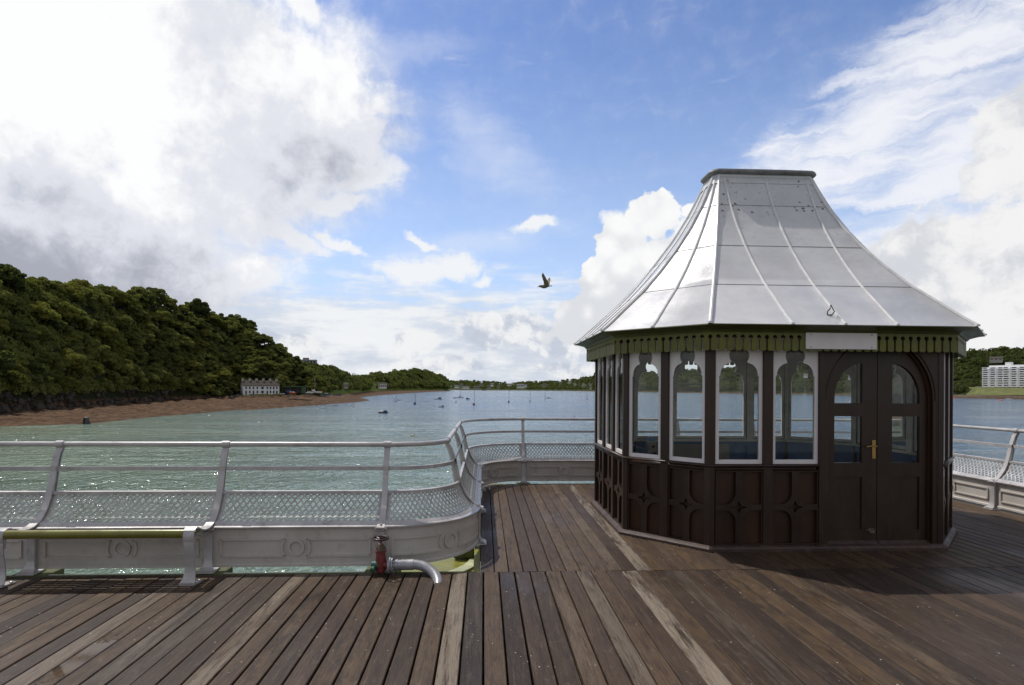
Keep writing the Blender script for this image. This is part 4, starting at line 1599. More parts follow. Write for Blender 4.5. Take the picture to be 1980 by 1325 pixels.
# ================================================================== VALVE AND PIPE
vp = thing('water_valve', (-0.90, 4.98, 0), 'faded red gate valve with dark hand wheel and silver bent pipe on the deck edge', 'valve')
vx, vy = -0.885, 4.995
b = MB()
b.lathe((vx, vy, 0.02), (0, 0, 1), [(0, 0.030), (0.012, 0.040), (0.05, 0.043), (0.12, 0.043), (0.175, 0.038), (0.178, 0.050), (0.192, 0.050), (0.193, 0.046)], 18)
b.lathe((vx + 0.01, vy, 0.085), (1, 0, 0), [(0, 0.035), (0.055, 0.035)], 16)
b.build('body', redp, vp, autos=True)
b = MB()
b.lathe((vx, vy, 0.214), (0, 0, 1), [(0, 0.046), (0.012, 0.044), (0.04, 0.028), (0.055, 0.022), (0.06, 0.012), (0.10, 0.010)], 16)
b.build('bonnet', rusty, vp, autos=True)
b = MB()
zc = 0.315
b.tube([(vx + 0.064 * math.cos(t), vy + 0.064 * math.sin(t), zc) for t in [2 * math.pi * k / 28 for k in range(28)]], 0.0095, 8, loop=True)
for k in range(4):
    t = R(45 + 90 * k)
    b.tube([(vx, vy, zc - .008), (vx + 0.062 * math.cos(t), vy + 0.062 * math.sin(t), zc)], 0.006, 6)
b.lathe((vx, vy, zc - 0.018), (0, 0, 1), [(0, 0.014), (0.026, 0.013)], 12)
b.build('hand_wheel', dkred, vp, autos=True)
b = MB()
b.lathe((vx - 0.075, vy, 0.085), (1, 0, 0), [(0, 0.033), (0.035, 0.034), (0.036, 0.040), (0.06, 0.040), (0.07, 0.03)], 16)
b.lathe((vx - 0.055, vy - 0.035, 0.06), (-0.4, -1, -0.2), [(0, 0.026), (0.02, 0.024), (0.03, 0.015)], 12)
b.build('inlet_cap', verd, vp, autos=True)
b = MB()
b.lathe((vx + 0.066, vy, 0.085), (1, 0, 0), [(0, 0.03), (0.0, 0.072), (0.022, 0.072), (0.022, 0.04), (0.028, 0.068), (0.042, 0.068), (0.042, 0.036)], 24)
for k in range(6):
    t = R(60 * k + 20)
    b.lathe((vx + 0.088, vy + 0.055 * math.cos(t), 0.085 + 0.055 * math.sin(t)), (1, 0, 0), [(0, 0.008), (0.032, 0.008)], 6)
b.build('flange', galv, vp, autos=True)
b = MB()
path = [(vx + 0.105, vy, 0.085)]
path += [(vx + 0.30 + 0.215 * math.sin(R(t)), vy - 0.20 * (1 - math.cos(R(t))) * 1.0, 0.085 - 0.02 * math.sin(R(t)) - 0.105 * (1 - math.cos(R(t)))) for t in range(0, 96, 6)]
b.tube(path, 0.042, 18)
b.lathe((vx + 0.13, vy, 0.085), (1, 0, 0), [(0, 0.048), (0.02, 0.048), (0.02, 0.043), (0.05, 0.043), (0.05, 0.047), (0.155, 0.047), (0.155, 0.042)], 20)
b.build('pipe', galv, vp, autos=True)

# ================================================================== SEA
b = MB()
b.add([(-9000, -2000, SEA), (9000, -2000, SEA), (9000, 16000, SEA), (-9000, 16000, SEA)], [(0, 1, 2, 3)])
o = b.build('sea', waterm, None, fix=False)
tag(o, kind='structure')


# ================================================================== SHORES
def interp(tab, x):
    if x <= tab[0][0]:
        return tab[0][1]
    for (a, va), (b_, vb) in zip(tab[:-1], tab[1:]):
        if x <= b_:
            return va + (vb - va) * (x - a) / (b_ - a)
    return tab[-1][1]


def hyp(px, py, z):
    p = at(px, py, z=z)
    return math.hypot(p.x, p.y)


class Shore:
    """land described by bearing: each column has (distance, height) rows from the water up over the crest"""

    def __init__(s, cols):
        s.cols = cols                        # list of (az, [(D,z)...])

    def rows(s, a):
        cs = s.cols
        if a <= cs[0][0]:
            return cs[0][1]
        for (a0, r0), (a1, r1) in zip(cs[:-1], cs[1:]):
            if a <= a1:
                f = (a - a0) / (a1 - a0)
                return [(p[0] + (q[0] - p[0]) * f, p[1] + (q[1] - p[1]) * f) for p, q in zip(r0, r1)]
        return cs[-1][1]

    def z(s, a, D):
        return interp(s.rows(a), D)

    def mesh(s, name, m, na, sub, rough=0.0, kind='structure', nseed=0):
        a0, a1 = s.cols[0][0], s.cols[-1][0]
        rr = random.Random(nseed)
        vs, fs = [], []
        nrow = 0
        for i in range(na + 1):
            a = a0 + (a1 - a0) * i / na
            rows = s.rows(a)
            col = []
            for k in range(len(rows) - 1):
                for q in range(sub[k]):
                    f = q / sub[k]
                    D = rows[k][0] + (rows[k + 1][0] - rows[k][0]) * f
                    z = rows[k][1] + (rows[k + 1][1] - rows[k][1]) * f
                    n_ = rough * (0.5 * math.sin(D * 0.21 + a * 130) + 0.5 * math.sin(a * 310 + D * 0.05) + rr.uniform(-.5, .5)) * min(1, max(0, (z - SEA) / 3))
                    col.append((D, z + n_))
            col.append(rows[-1])
            nrow = len(col)
            vs += [(math.sin(a) * D, math.cos(a) * D, z) for D, z in col]
        for i in range(na):
            for j in range(nrow - 1):
                k = i * nrow + j
                fs.append((k, k + nrow, k + nrow + 1, k + 1))
        mb_ = MB()
        mb_.add(vs, fs)
        o_ = mb_.build(name, m, None, smooth=True, fix=False)
        tag(o_, kind=kind)
        return o_


# near wooded hill on the left
crest = [(-700, 470), (-400, 500), (-200, 520), (0, 527), (40, 529), (90, 539), (133, 543), (158, 552), (194, 547), (236, 560), (267, 569), (291, 564),
         (321, 574), (364, 584), (424, 602), (455, 613), (485, 630), (500, 645), (545, 672), (576, 698), (600, 726), (620, 745)]
wline = [(-700, 900), (-400, 860), (-200, 838), (0, 825), (167, 820), (303, 806), (380, 800), (454, 793), (495, 791.5), (620, 783), (695, 779), (729, 775.7)]
btop = [(-700, 850), (-400, 825), (-200, 806), (0, 795), (167, 784), (303, 775), (379, 771.5), (500, 769), (600, 767), (640, 766)]


def zb(px):
    return -5.2 if px < 250 else (-5.2 + (px - 250) / 250 * 1.2 if px < 500 else -4.0)


cols = []
for px in (-700, -400, -200, -60, 0, 40, 90, 133, 158, 194, 236, 267, 291, 321, 364, 400, 424, 455, 485, 500, 520, 545, 560, 576, 590, 605, 620):
    a = az(px)
    Dw = hyp(px, interp(wline, px), SEA)
    z1 = zb(px)
    Db = max(hyp(px, interp(btop, px), z1), Dw + 18)
    cl = 4.5 if px < 380 else (1.2 if px < 560 else 1.0)
    kk = max(0.12, (1.05 if px < 420 else 0.8))
    t = -(interp(crest, px) - (752.5 + ROLL * (px - 990))) / math.hypot(FPX, px - 990)     # tan(elevation) of the skyline
    top = 7.0                                                                              # trees stand above the ground
    if px > 540:
        top = 6.0
    # ground crest: z = zc, line of sight over the trees: EYE + t*D = z + top
    zc0 = z1 + cl
    flat = 26 if 430 < px < 600 else 2
    Dc0 = Db + 3 + flat
    D = (EYE - top - zc0 + kk * Dc0) / max(kk - t, 0.05)
    D = max(D, Dc0 + 4)
    zc = EYE + t * D - top
    zc = max(zc, zc0 + 0.5)
    cols.append((a, [(Dw - 25, SEA - 1.2), (Dw, SEA), (Db, z1), (Db + 3, zc0), (Db + 3 + flat, zc0 + 0.3), (D, zc), (D + 60, zc - 4), (D + 160, zc - 12)]))
hillA = Shore(cols)
hillA.mesh('hillside', hillm, 260, [2, 14, 3, 3, 10, 6, 1], 0.5)

# mud spit in front of the boatyard
sp = MB()
ring_f, ring_b = [], []
front = [(470, 795.5), (495, 793.5), (560, 788.5), (620, 784), (660, 781), (695, 779), (715, 777), (729, 775.8)]
back = [(470, 770), (495, 769), (560, 768), (620, 767.5), (660, 768), (695, 770.5), (715, 773), (729, 775.6)]
rows = []
for k in range(9):
    f = k / 8
    row = []
    for (xa, ya), (xb, yb) in zip(front, back):
        zt = SEA - 0.4 + (1.0 if xa > 700 else 3.6) * math.sin(min(1, f * 1.2) * math.pi / 2) * (1 if xa < 690 else 0.4) * (0 if k in (0,) else 1)
        p0 = at(xa, ya, z=SEA)
        p1 = at(xb, yb, z=SEA + (3.0 if xa < 650 else 0.0 if xa > 690 else 1.2))
        q = p0.lerp(p1, f)
        row.append((q.x, q.y, zt if k < 8 else (SEA + 3.0 if xa < 650 else SEA - 0.4)))
    rows.append(row)
sp.sweep(rows, closed_ring=False)
o = sp.build('shingle_spit', hillm, None, smooth=True)
tag(o, kind='structure')

# boulders and low cliffs at the foot of the wood
rk = MB()
rr = random.Random(5)
for i in range(520):
    px = rr.uniform(-420, 470)
    a = az(px)
    rows_ = hillA.rows(a)
    D = rows_[2][0] + rr.uniform(-4, 4)
    z = hillA.z(a, D)
    s = rr.uniform(0.5, 1.5) * rr.uniform(0.6, 1.4) * (1.0 if px < 330 else 0.5)
    c = Vector((math.sin(a) * D, math.cos(a) * D, z + s * 0.25))
    n = 7
    ringz = [(-0.6, 0.7), (-0.1, 1.0), (0.35, 0.85), (0.75, 0.45)]
    rings = [[c + Vector((math.cos(2 * math.pi * k / n + q) * r * s * rr.uniform(.75, 1.15), math.sin(2 * math.pi * k / n + q) * r * s * rr.uniform(.75, 1.15), h * s * 1.1 * rr.uniform(.85, 1.15))) for k in range(n)] for q, (h, r) in enumerate(ringz)]
    rk.sweep(rings)
o = rk.build('shore_rocks', rockm, None)
tag(o, kind='stuff')


# ------------------------------------------------------------------ trees
def leaf_cloud(rng, centers, radii, count, size, flat=0.8):
    """leaf clumps over lobes; returns verts, faces arrays"""
    vol = radii ** 2
    idx = rng.choice(len(radii), count, p=vol / vol.sum())
    d = rng.normal(size=(count, 3))
    d[:, 2] = np.abs(d[:, 2]) * 0.9 + rng.uniform(-0.55, 0.15, count)
    d /= np.linalg.norm(d, axis=1)[:, None]
    rad = radii[idx] * rng.uniform(0.80, 1.06, count)
    p = centers[idx] + d * rad[:, None] * np.array([1, 1, flat])
    nrm = d + rng.normal(size=(count, 3)) * 0.45
    nrm /= np.linalg.norm(nrm, axis=1)[:, None]
    t = np.cross(nrm, rng.normal(size=(count, 3)))
    t /= np.linalg.norm(t, axis=1)[:, None]
    b_ = np.cross(nrm, t)
    sz = size * rng.uniform(0.6, 1.35, count)[:, None]
    q = np.stack([p - t * sz - b_ * sz * .6, p + t * sz - b_ * sz * .6, p + t * sz * .6 + b_ * sz, p - t * sz * .7 + b_ * sz * .8], axis=1)
    return q.reshape(-1, 3)


def quads_mesh(name, q, m):
    me = bpy.data.meshes.new(name)
    n = len(q)
    me.vertices.add(n)
    me.vertices.foreach_set('co', q.astype(np.float32).ravel())
    me.loops.add(n)
    me.loops.foreach_set('vertex_index', np.arange(n, dtype=np.int32))
    me.polygons.add(n // 4)
    me.polygons.foreach_set('loop_start', np.arange(0, n, 4, dtype=np.int32))
    me.polygons.foreach_set('loop_total', np.full(n // 4, 4, dtype=np.int32))
    me.materials.append(m)
    me.update()
    me.validate()
    return me


def crown_mesh(seed, m, Rr=4.6, H=4.2, lobes=26, count=5200, size=0.30):
    rng = np.random.default_rng(seed)
    c, r = [], []
    for k in range(lobes):
        th = rng.uniform(0, 2 * np.pi)
        ph = rng.uniform(-0.35, 1.0)
        rr_ = math.sqrt(max(0, 1 - ph * ph)) if ph > 0 else 1.0
        q = rng.uniform(0.35, 0.88)
        c.append((math.cos(th) * rr_ * Rr * q, math.sin(th) * rr_ * Rr * q, ph * H * q))
        r.append(rng.uniform(0.17, 0.36) * Rr)
    return quads_mesh('crown', leaf_cloud(rng, np.array(c), np.array(r), count, size), m)


def trunk_mesh(seed):
    rr = random.Random(seed)
    b = MB()
    b.tube([(0, 0, -7), (0.1, 0, -3.5), (0, 0.15, 0), (0.2, 0, 2.2)], [0.42, 0.32, 0.24, 0.10], 8)
    for k in range(4):
        t = rr.uniform(0, 6.28)
        z = rr.uniform(-2.5, 0.2)
        b.tube([(0.05, 0, z), (math.cos(t) * 1.4, math.sin(t) * 1.4, z + 1.2), (math.cos(t) * 2.7, math.sin(t) * 2.7, z + 2.6)], [0.15, 0.10, 0.04], 6)
    me = bpy.data.meshes.new('trunk')
    me.from_pydata(b.v, [], b.f)
    me.materials.append(barkm)
    return me


KINDS = [
    ('broadleaf_tree', leaf, 'dark green broadleaf tree in the wood covering the steep left hillside'),
    ('broadleaf_tree', leaf2, 'yellow green lighter crowned tree in the wood covering the steep left hillside'),
]
crowns = [[crown_mesh(11 + k, leaf, 4.8, (4.4, 3.6, 5.2, 4.0, 4.8, 5.8)[k], (34, 46, 40, 52, 30, 44)[k], 8500, (0.24, 0.21, 0.26, 0.22, 0.28, 0.2)[k]) for k in range(6)],
          [crown_mesh(41 + k, leaf2, 4.8, (4.0, 5.0, 3.6)[k], 44, 8500, 0.23) for k in range(3)]]
trunks = [trunk_mesh(k) for k in range(2)]
rr = random.Random(21)
cand = []
pts = []
tries = 0
while len(pts) < 245 and tries < 60000:
    tries += 1
    px = rr.uniform(-150, 612)
    a = az(px)
    rows_ = hillA.rows(a)
    d0, d1 = rows_[4][0], rows_[5][0] + 7
    if px < 430:
        d0 = rows_[3][0]
    D = d0 + (d1 - d0) * rr.random()
    s = rr.uniform(0.72, 1.38)
    if px < 0 and rr.random() < 0.35:
        continue
    x, y = math.sin(a) * D, math.cos(a) * D
    ok = True
    for q in pts:
        if (q[0] - x) ** 2 + (q[1] - y) ** 2 < (3.55 * (s + q[3]) * 0.70) ** 2:
            ok = False
            break
    if ok:
        pts.append((x, y, hillA.z(a, D), s, px))
for i, (x, y, z, s, px) in enumerate(pts):
    kind = 1 if rr.random() < (0.30 if px < 250 else 0.20) else 0
    nm, m_, lab = KINDS[kind]
    sh = s * rr.uniform(0.85, 1.1)
    t = thing(nm, (x, y, z + 3.4 * s), lab, 'tree', 'trees of the wood on the left hill')
    t.scale = (s, s, sh)
    t.rotation_euler = (rr.uniform(-.08, .08), rr.uniform(-.08, .08), rr.uniform(0, 6.28))
    c = bpy.data.objects.new('crown', rr.choice(crowns[kind]))
    COL.objects.link(c)
    c.parent = t
    k = bpy.data.objects.new('trunk', rr.choice(trunks))
    COL.objects.link(k)
    k.parent = t

# undergrowth closing the floor of the wood
rng = np.random.default_rng(5)
cs, rs = [], []
for i in range(2400):
    px = rr.uniform(-420, 618)
    a = az(px)
    rows_ = hillA.rows(a)
    lo_ = rows_[3][0] if px < 430 else rows_[4][0]
    D = lo_ + (rows_[5][0] + 5 - lo_) * rr.random() ** 1.3
    z = hillA.z(a, D)
    cs.append((math.sin(a) * D, math.cos(a) * D, z + rr.uniform(0.4, 1.6)))
    rs.append(rr.uniform(1.3, 2.8))
me = quads_mesh('undergrowth', leaf_cloud(rng, np.array(cs), np.array(rs), 150000, 0.34), leaf)
o = bpy.data.objects.new('undergrowth', me)
COL.objects.link(o)
tag(o, kind='stuff')

# ------------------------------------------------------------------ farther left shore
crestB = [(540, 700), (560, 697), (572, 696.5), (602, 700), (624, 702), (645, 707), (658, 714), (678, 724), (690, 729), (706, 729), (717, 727), (732, 722), (750, 730),
          (764, 724), (785, 723), (805, 720), (828, 725), (849, 732), (861, 741), (868, 748)]
DB = [(540, 470), (600, 470), (640, 500), (680, 620), (706, 900), (730, 1150), (764, 1500), (805, 1800), (849, 2150), (868, 2400)]
WB = [(540, 400), (640, 420), (694, 560), (740, 780), (764, 900), (820, 1350), (868, 2200)]
cols = []
for px in (540, 560, 580, 602, 624, 645, 658, 678, 690, 706, 717, 732, 741, 750, 764, 785, 805, 828, 849, 861, 868, 874):
    a = az(px)
    Dw = interp(WB, px)
    Dv = interp(DB, px)
    hzn = 752.5 + ROLL * (px - 990)
    t = -(interp(crestB, px) - hzn) / math.hypot(FPX, px - 990)
    topz = 7.0
    D = Dv * 1.16
    zc = EYE + t * D - topz
    if px > 868:
        zc = SEA - 0.5
    cols.append((a, [(Dw * 0.96, SEA - 0.6), (Dw, SEA), (Dv * 0.93, SEA + 2.5 if px < 868 else SEA - .3), (Dv, SEA + 4 if px < 868 else SEA - .3), (D, max(zc, SEA + 4) if px < 868 else SEA - .4), (D * 1.2, max(zc - 3, SEA))]))
shB = Shore(cols)
shB.mesh('far_left_shore', hill2m, 120, [1, 4, 3, 8, 3], 0.0)

fields = [(719, 737, 26), (737, 741, 16), (726, 746, 14)]


def wood(name, sh, px0, px1, n, kD, leafs, rk0=3, rk1=4, mlim=None, skip=None, seed=0, top=1.0, leafk=0.13):
    rr = random.Random(seed)
    cs, rs, qs = [], [], []
    rng = np.random.default_rng(seed)
    allq = []
    for i in range(n):
        px = rr.uniform(px0, px1)
        a = az(px)
        rows_ = sh.rows(a)
        D = rows_[rk0][0] + (rows_[rk1][0] * 1.01 - rows_[rk0][0]) * rr.random()
        z = sh.z(a, D)
        r = max(3.2, D * kD) * rr.uniform(0.7, 1.3)
        x, y = math.sin(a) * D, math.cos(a) * D
        py = 752.5 + ROLL * (px - 990) - (z + r - EYE) / D * math.hypot(FPX, px - 990)
        if skip and skip(px, py):
            continue
        nl = 5
        c = np.array([(x + rr.uniform(-.5, .5) * r, y + rr.uniform(-.5, .5) * r, z + r * rr.uniform(0.5, 1.25) * top) for _ in range(nl)])
        rad = np.array([r * rr.uniform(.4, .62) for _ in range(nl)])
        allq.append(leaf_cloud(rng, c, rad, 150, r * leafk))
    me = quads_mesh(name, np.concatenate(allq), leafs)
    o_ = bpy.data.objects.new(name, me)
    COL.objects.link(o_)
    tag(o_, kind='stuff')
    return o_


def skipB(px, py):
    return (716 < px < 746 and 731 < py < 748 and (px - 716) * 0.2 + 731 < py) or (640 < px < 700 and py > 750)


wood('far_left_woodland', shB, 545, 866, 1500, 0.0062, leaffar, skip=skipB, seed=3)

# ------------------------------------------------------------------ far town shore and right bank
crestC = [(840, 741), (866, 740), (900, 739), (950, 741), (990, 744), (1030, 741), (1060, 741), (1090, 739), (1110, 735), (1140, 731), (1200, 731), (1250, 730), (1300, 728),
          (1350, 722), (1420, 715), (1500, 710), (1555, 704), (1620, 700), (1700, 695), (1800, 690), (1850, 687), (1887, 684), (1927, 681), (1980, 677), (2100, 666), (2500, 640)]
DCt = [(820, 3900), (1050, 3700), (1100, 3300), (1160, 2800), (1230, 2350), (1300, 2000), (1400, 1700), (1500, 1450), (1600, 1250), (1700, 1050), (1800, 900), (1900, 770), (2000, 700), (2150, 620), (2500, 500)]


def DC_(px):
    return interp(DCt, px) * kk_(px)


cols = []
for px in list(range(820, 2500, 25)) + [2500]:
    a = az(px)
    k = math.hypot(FPX, px - 990)
    Dw = DC_(px)
    hzn = 752.5 + ROLL * (px - 990)
    t = -(interp(crestC, px) - hzn) / k
    D = Dw * 1.32
    cols.append((a, [(Dw * 0.985, SEA - 0.6), (Dw, SEA), (Dw + 14, SEA + 2.2), (Dw + 22, SEA + 4.0), (Dw * 1.07 + 22, SEA + 10), (D, EYE + t * D - (7.0 if Dw < 2500 else 2.0)), (D * 1.15, EYE + t * D - 9)]))
shC = Shore(cols)
shC.mesh('far_right_shore', hill3m, 300, [1, 2, 2, 3, 8, 2], 0.0)
# town along the far shore (px, py of foot, width, height, colour)
town = [(868, 748.5, 34, 22, 0), (883, 749.5, 30, 14, 0), (892, 747, 26, 16, 1), (901, 751, 46, 12, 0), (922, 751.5, 44, 12, 1), (931, 744.5, 22, 12, 1),
        (945, 750, 26, 12, 1), (951, 746.5, 22, 18, 0), (964, 748, 20, 8, 1), (985, 745, 34, 8, 0), (1006, 749.5, 52, 22, 0), (1016, 747.5, 24, 12, 0),
        (1053, 746.5, 26, 12, 1), (1084, 741.5, 16, 8, 1), (1101, 740.5, 22, 10, 0), (1112, 744.5, 14, 9, 0), (1119, 743.5, 16, 7, 1), (1129, 745, 22, 7, 0),
        (1142, 746, 22, 9, 0), (1151, 746.5, 18, 9, 0), (1143, 751.5, 10, 7, 0)]


def skipC(px, py):
    return 1888 < px < 2060 and py > 704 or (px > 1868 and py > 748)


wood('far_right_woodland', shC, 1150, 2010, 2700, 0.0064, leaffar, 3, 5, skip=skipC, seed=8)


def skipT(px, py):
    return any(abs(px - t[0]) < t[2] * FPX / 3700 / 2 + 1.0 and t[1] - 5.0 < py < t[1] + 3.0 for t in town)


wood('town_woodland', shC, 825, 1160, 1500, 0.0027, leaffar, 3, 5, seed=9, skip=skipT)

# trees one can tell apart round the apartment block
rr = random.Random(77)
lone = [crown_mesh(90 + k, leaffar, 4.6, 4.2, 16, 1500, 0.5) for k in range(3)]
cnt = 0
tries = 0
got = []
while cnt < 52 and tries < 9000:
    tries += 1
    px = rr.uniform(1850, 2010)
    a = az(px)
    rows_ = shC.rows(a)
    D = rows_[4][0] + (rows_[5][0] * 1.01 - rows_[4][0]) * rr.random()
    z = shC.z(a, D)
    k = math.hypot(FPX, px - 990)
    py = 752.5 + ROLL * (px - 990) - (z + 6 - EYE) / D * k
    if px > 1888 and py > 706:
        continue
    x, y = math.sin(a) * D, math.cos(a) * D
    s = rr.uniform(1.0, 1.9)
    if any((q[0] - x) ** 2 + (q[1] - y) ** 2 < 60 for q in got):
        continue
    got.append((x, y))
    t = thing('broadleaf_tree', (x, y, z + 2.6 * s), 'green tree on the hillside around and above the white apartment block', 'tree', 'trees around the apartment block')
    t.scale = (s, s, s * rr.uniform(.8, 1.1))
    t.rotation_euler = (0, 0, rr.uniform(0, 6))
    c = bpy.data.objects.new('crown', rr.choice(lone))
    COL.objects.link(c)
    c.parent = t
    k_ = bpy.data.objects.new('trunk', trunks[0])
    COL.objects.link(k_)
    k_.parent = t
    cnt += 1
# the spreading pine on the skyline
p = at(1941, 679, D=shC.rows(az(1941))[5][0] * 0.97)
t = thing('pine_tree', (p.x, p.y, p.z - 4), 'dark flat topped pine rising above the skyline over the apartment block', 'tree')
me = crown_mesh(301, leaf, 7.0, 4.2, 22, 2600, 0.5)
c = bpy.data.objects.new('crown', me)
COL.objects.link(c)
c.parent = t
c.location = (0, 0, 7.5)
b = MB()
b.tube([(p.x, p.y, p.z - 10), (p.x + 1, p.y, p.z), (p.x, p.y, p.z + 5)], [0.9, 0.6, 0.3], 8)
b.build('trunk', barkm, t)

# ------------------------------------------------------------------ buildings
def frame_map(o, ang):
    c, s = math.cos(ang), math.sin(ang)
    return lambda x, y, z: Vector((o.x + c * x - s * y, o.y + s * x + c * y, o.z + z))


# terrace of white cottages
A0 = at(470, 763.3, D=366)
hb = Vector((A0.x, A0.y, A0.z))
ang = R(36)
c_, s_ = math.cos(ang), math.sin(ang)
tgt = ray(540, 762)
# length so that the far corner lies on the bearing of the right end
Lh = (tgt.x * hb.y - tgt.y * hb.x) / (c_ * tgt.y - s_ * tgt.x) * -1
Lh = abs(Lh)
hm = frame_map(hb, ang)
terrace = thing('cottage_terrace', hb, 'long white cottage terrace with six chimneys on the shore below the wooded hill', 'house')
Wd, Hh, Rh = 7.0, 5.4, 2.7
b = MB()
b.box(0, Lh, 0, Wd, -2.5, Hh, hm)
b.add([hm(0, 0, Hh), hm(0, Wd, Hh), hm(0, Wd / 2, Hh + Rh), hm(Lh, 0, Hh), hm(Lh, Wd, Hh), hm(Lh, Wd / 2, Hh + Rh)], [(0, 1, 2), (3, 5, 4)])
b.build('wall', stonew, terrace)
b = MB()
th = 0.25
for (ya, za, yb, zb_) in ((-0.35, Hh - 0.25, Wd / 2, Hh + Rh), (Wd + 0.35, Hh - 0.25, Wd / 2, Hh + Rh)):
    b.add([hm(x, y, z + dz) for dz in (0.02, th) for x, y, z in ((-0.25, ya, za), (Lh + 0.25, ya, za), (Lh + 0.25, yb, zb_), (-0.25, yb, zb_))],
          [(0, 1, 2, 3), (4, 5, 6, 7), (0, 1, 5, 4), (1, 2, 6, 5), (2, 3, 7, 6), (3, 0, 4, 7)])
rf = b.build('roof', slate, terrace)
for k in range(6):
    x = 0.6 + (Lh - 1.2) * k / 5
    b = MB()
    b.box(x - 0.65, x + 0.65, Wd / 2 - 0.45, Wd / 2 + 0.45, Hh + Rh - 0.7, Hh + Rh + 1.25, hm)
    b.box(x - 0.5, x - 0.15, Wd / 2 - 0.15, Wd / 2 + 0.15, Hh + Rh + 1.25, Hh + Rh + 1.65, hm)
    b.box(x + 0.15, x + 0.5, Wd / 2 - 0.15, Wd / 2 + 0.15, Hh + Rh + 1.25, Hh + Rh + 1.65, hm)
    b.build('chimney', stack, rf)
fr = [0.08, 0.18, 0.28, 0.385, 0.51, 0.54, 0.66, 0.75, 0.84, 0.93]
for z0, z1 in ((0.8, 2.3), (3.3, 4.7)):
    for f in fr:
        x = Lh * f
        b = MB()
        b.box(x - 0.42, x + 0.42, -0.04, 0.05, z0 - (0.8 if z0 < 1 and f in (0.08, 0.28, 0.66, 0.93) else 0), z1, hm)
        b.build('window' if not (z0 < 1 and f in (0.08, 0.28, 0.66, 0.93)) else 'door', winm, terrace)
b = MB()
b.box(-0.05, 0.04, 5.4, 6.3, 3.2, 4.5, hm)
b.build('window', winm, terrace)

# sea wall before the cottages
b = MB()
prev = None
wpts = [(430, 772), (470, 771), (500, 772), (560, 770.5), (585, 770), (600, 769), (650, 765)]
rings = []
for px, py in wpts:
    q = at(px, py, z=-5.0)
    d_ = Vector((q.x, q.y)).normalized()
    rings.append([(q.x, q.y, -6.5), (q.x, q.y, -3.6), (q.x + d_.x * 1.5, q.y + d_.y * 1.5, -3.6), (q.x + d_.x * 1.5, q.y + d_.y * 1.5, -6.5)])
b.sweep(rings)
o = b.build('sea_wall', wallm, None)
tag(o, 'low dark stone sea wall along the shore in front of the white cottages', 'wall')
# hedges in front of the cottages
rng = np.random.default_rng(12)
cs = []
for i in range(40):
    f = rr.uniform(0.3, 0.95)
    q = hm(Lh * f, -4.5 + rr.uniform(-1, 1), -0.3)
    cs.append(tuple(q))
me = quads_mesh('garden_hedge', leaf_cloud(rng, np.array(cs), np.full(40, 0.9), 2500, 0.2), leaf2)
o = bpy.data.objects.new('garden_hedge', me)
COL.objects.link(o)
tag(o, 'ragged hedge along the garden in front of the white cottages', 'hedge')

# boatyard shed
q = at(546, 757, D=345)
sh = thing('boat_shed', q, 'low green open fronted boat shed to the right of the white cottages', 'shed')
fm = frame_map(q, R(8))
b = MB()
b.box(0, 12.5, 0, 7, 2.7, 3.0, fm)
b.box(-0.2, 12.7, -0.2, -0.05, 2.4, 3.0, fm)
b.build('roof', shedg, sh)
b = MB()
for x in (0, 4, 8, 12.2):
    b.box(x, x + 0.3, 0, 0.3, -1, 2.7, fm)
b.box(0, 12.5, 6.8, 7, -1, 2.7, fm)
b.build('wall', hulld, sh)
b = MB()
b.box(10.2, 12.5, -0.1, 0.0, -1, 2.3, fm)
b.build('door', shedg, sh)

# flat grey building on the ridge
q = at(594, 703, D=560)
rb = thing('ridge_building', q, 'grey flat roofed building on the tree covered ridge behind the cottages', 'building')
fm = frame_map(q, R(10))
b = MB()
b.box(-9, 8, 0, 8, -8, 3.6, fm)
b.box(-4, 1, 1, 6, 3.6, 5.4, fm)
b.build('wall', greyw, rb)
for k in range(6):
    b = MB()
    b.box(-8 + k * 2.7, -6.4 + k * 2.7, -0.06, 0.05, 0.4, 2.4, fm)
    b.build('window', winm, rb)


def house(px, py, D, w, h, d=8, rh=3.0, wall=stonew, label='', name='house', ang_=None, group=None, cat='house', wins=3, roofm=slate, base=-4):
    q = at(px, py, D=D)
    t = thing(name, q, label, cat, group)
    a_ = -az(px) + (ang_ or 0)
    fm_ = frame_map(q, a_)
    b = MB()
    b.box(-w / 2, w / 2, 0, d, base, h, fm_)
    b.add([fm_(-w / 2, 0, h), fm_(-w / 2, d, h), fm_(-w / 2, d / 2, h + rh), fm_(w / 2, 0, h), fm_(w / 2, d, h), fm_(w / 2, d / 2, h + rh)], [(0, 1, 2), (3, 5, 4)])
    b.build('wall', wall, t)
    b = MB()
    for ya in (-0.3, d + 0.3):
        b.add([fm_(x, y, z + dz) for dz in (0.02, 0.3) for x, y, z in ((-w / 2 - .3, ya, h - .2), (w / 2 + .3, ya, h - .2), (w / 2 + .3, d / 2, h + rh), (-w / 2 - .3, d / 2, h + rh))],
              [(0, 1, 2, 3), (4, 5, 6, 7), (0, 1, 5, 4), (1, 2, 6, 5), (2, 3, 7, 6), (3, 0, 4, 7)])
    b.build('roof', roofm, t)
    for k in range(wins):
        x = -w / 2 + w * (k + 0.5) / wins
        b = MB()
        b.box(x - w * .09, x + w * .09, -0.1, 0.05, h * 0.3, h * 0.75, fm_)
        b.build('window', winm, t)
    return t


